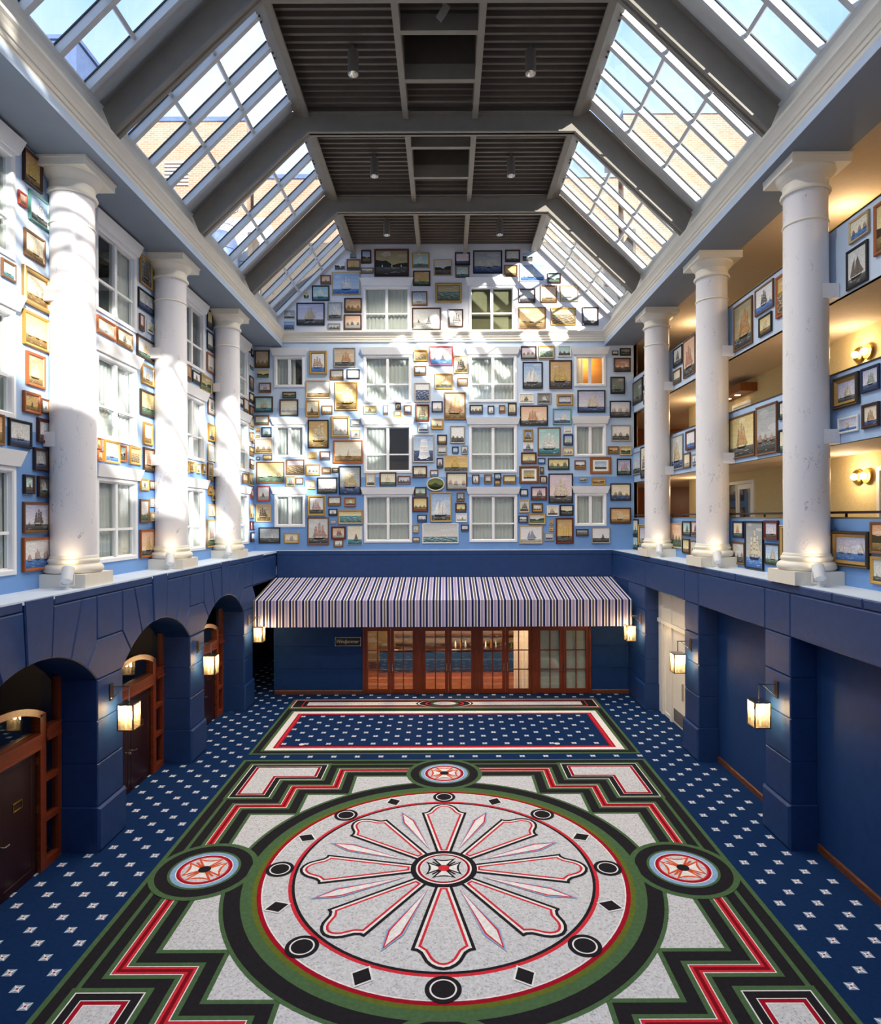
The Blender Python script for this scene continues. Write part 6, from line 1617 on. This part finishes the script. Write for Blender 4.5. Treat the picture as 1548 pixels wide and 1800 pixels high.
R 20.90 8.69 0.50 0.36 s S wh t b|grey framed white sailing ship painting between the last two right columns, middle balcony
R 27.52 6.22 0.90 0.68 k B cr g k|black framed cream small boat painting past the farthest right column, lowest balcony
R 27.47 5.62 0.78 0.56 k B aq g k|black framed turquoise small boat painting past the farthest right column, lowest balcony
R 26.45 5.82 1.04 0.86 x S la p w|ornate gold framed lavender sailing ship painting past the farthest right column, lowest balcony
R 22.61 5.89 1.13 0.89 t M pe g k|tan framed peach fleet painting between the last two right columns, lowest balcony
R 21.63 6.34 0.72 0.51 k S aq g k|black framed turquoise sailing ship painting between the last two right columns, lowest balcony
R 20.88 6.34 0.65 0.52 b S pk d k|brown framed pink sailing ship painting between the last two right columns, lowest balcony
R 21.69 5.74 0.64 0.51 k M ye y w|black framed yellow fleet painting between the last two right columns, lowest balcony
R 20.94 5.72 0.74 0.50 b M gr p k|brown framed pale grey fleet painting between the last two right columns, lowest balcony
R 17.50 11.61 1.08 1.26 b S ol d o|brown framed olive sailing ship painting between the first two right columns, top balcony
R 16.33 12.22 0.94 0.69 b S wh b k|brown framed white sailing ship painting between the first two right columns, top balcony
R 16.28 11.63 0.65 0.50 k S ye y c|black framed yellow sailing ship painting between the first two right columns, top balcony
R 15.30 11.84 0.85 1.01 o W am y w|orange wood framed amber waves painting between the first two right columns, top balcony
R 12.65 11.55 0.65 0.79 k K gr d k|black framed pale grey schooner painting before the nearest right column, top balcony
R 12.99 9.21 0.81 0.65 Z S la d c|dark carved framed lavender sailing ship painting before the nearest right column, middle balcony
R 12.27 9.39 0.53 0.48 n S la n g|navy framed lavender sailing ship painting before the nearest right column, middle balcony
R 12.58 12.45 0.60 0.45 t M cr b k|tan framed cream fleet painting before the nearest right column, top balcony
R 11.65 11.90 0.95 0.96 o C ye y r|orange wood framed yellow coast painting before the nearest right column, top balcony
R 17.60 8.61 1.49 1.18 b S ye d o|brown framed yellow sailing ship painting between the first two right columns, middle balcony
R 16.24 8.57 1.06 1.27 b M sg d o|brown framed stormy grey fleet painting between the first two right columns, middle balcony
R 15.30 9.35 0.66 0.44 k S gr g k|black framed pale grey sailing ship painting between the first two right columns, middle balcony
R 15.30 8.54 0.66 0.56 k S cr g o|black framed cream sailing ship painting between the first two right columns, middle balcony
R 12.95 8.69 0.65 0.32 w K la b c|white framed lavender schooner painting before the nearest right column, middle balcony
R 12.25 8.69 0.49 0.47 d S cr n o|dark brown framed cream sailing ship painting before the nearest right column, middle balcony
R 17.83 6.40 0.63 0.47 n S cr g o|navy framed cream sailing ship painting between the first two right columns, lowest balcony
R 17.83 5.67 0.77 0.62 b M gr d k|brown framed pale grey fleet painting between the first two right columns, lowest balcony
R 16.91 5.60 1.00 1.28 k S sg b c|black framed stormy grey sailing ship painting between the first two right columns, lowest balcony
R 16.01 6.41 0.68 0.49 m S la d w|mahogany framed lavender sailing ship painting between the first two right columns, lowest balcony
R 15.98 5.78 0.74 0.55 k S bl g y|black framed blue sailing ship painting between the first two right columns, lowest balcony
R 15.15 5.96 0.80 0.83 x S gr g k|ornate gold framed pale grey sailing ship painting between the first two right columns, lowest balcony
R 12.88 5.97 1.18 0.73 Z M la b w|dark carved framed lavender fleet painting before the nearest right column, lowest balcony
R 11.80 6.28 0.95 0.61 b C or y r|brown framed orange coast painting before the nearest right column, lowest balcony
R 11.85 5.71 0.80 0.52 g S gr d k|gold framed pale grey sailing ship painting before the nearest right column, lowest balcony
'''
for i, ln in enumerate(PAINTINGS.strip().split('\n')):
    d_, label = ln.split('|'); p = d_.split()
    side = p[0]; plane = {'B': YB, 'L': WL, 'R': WR}[side]
    painting(i, side, plane, *[float(q) for q in p[1:5]], *p[5:10], label)
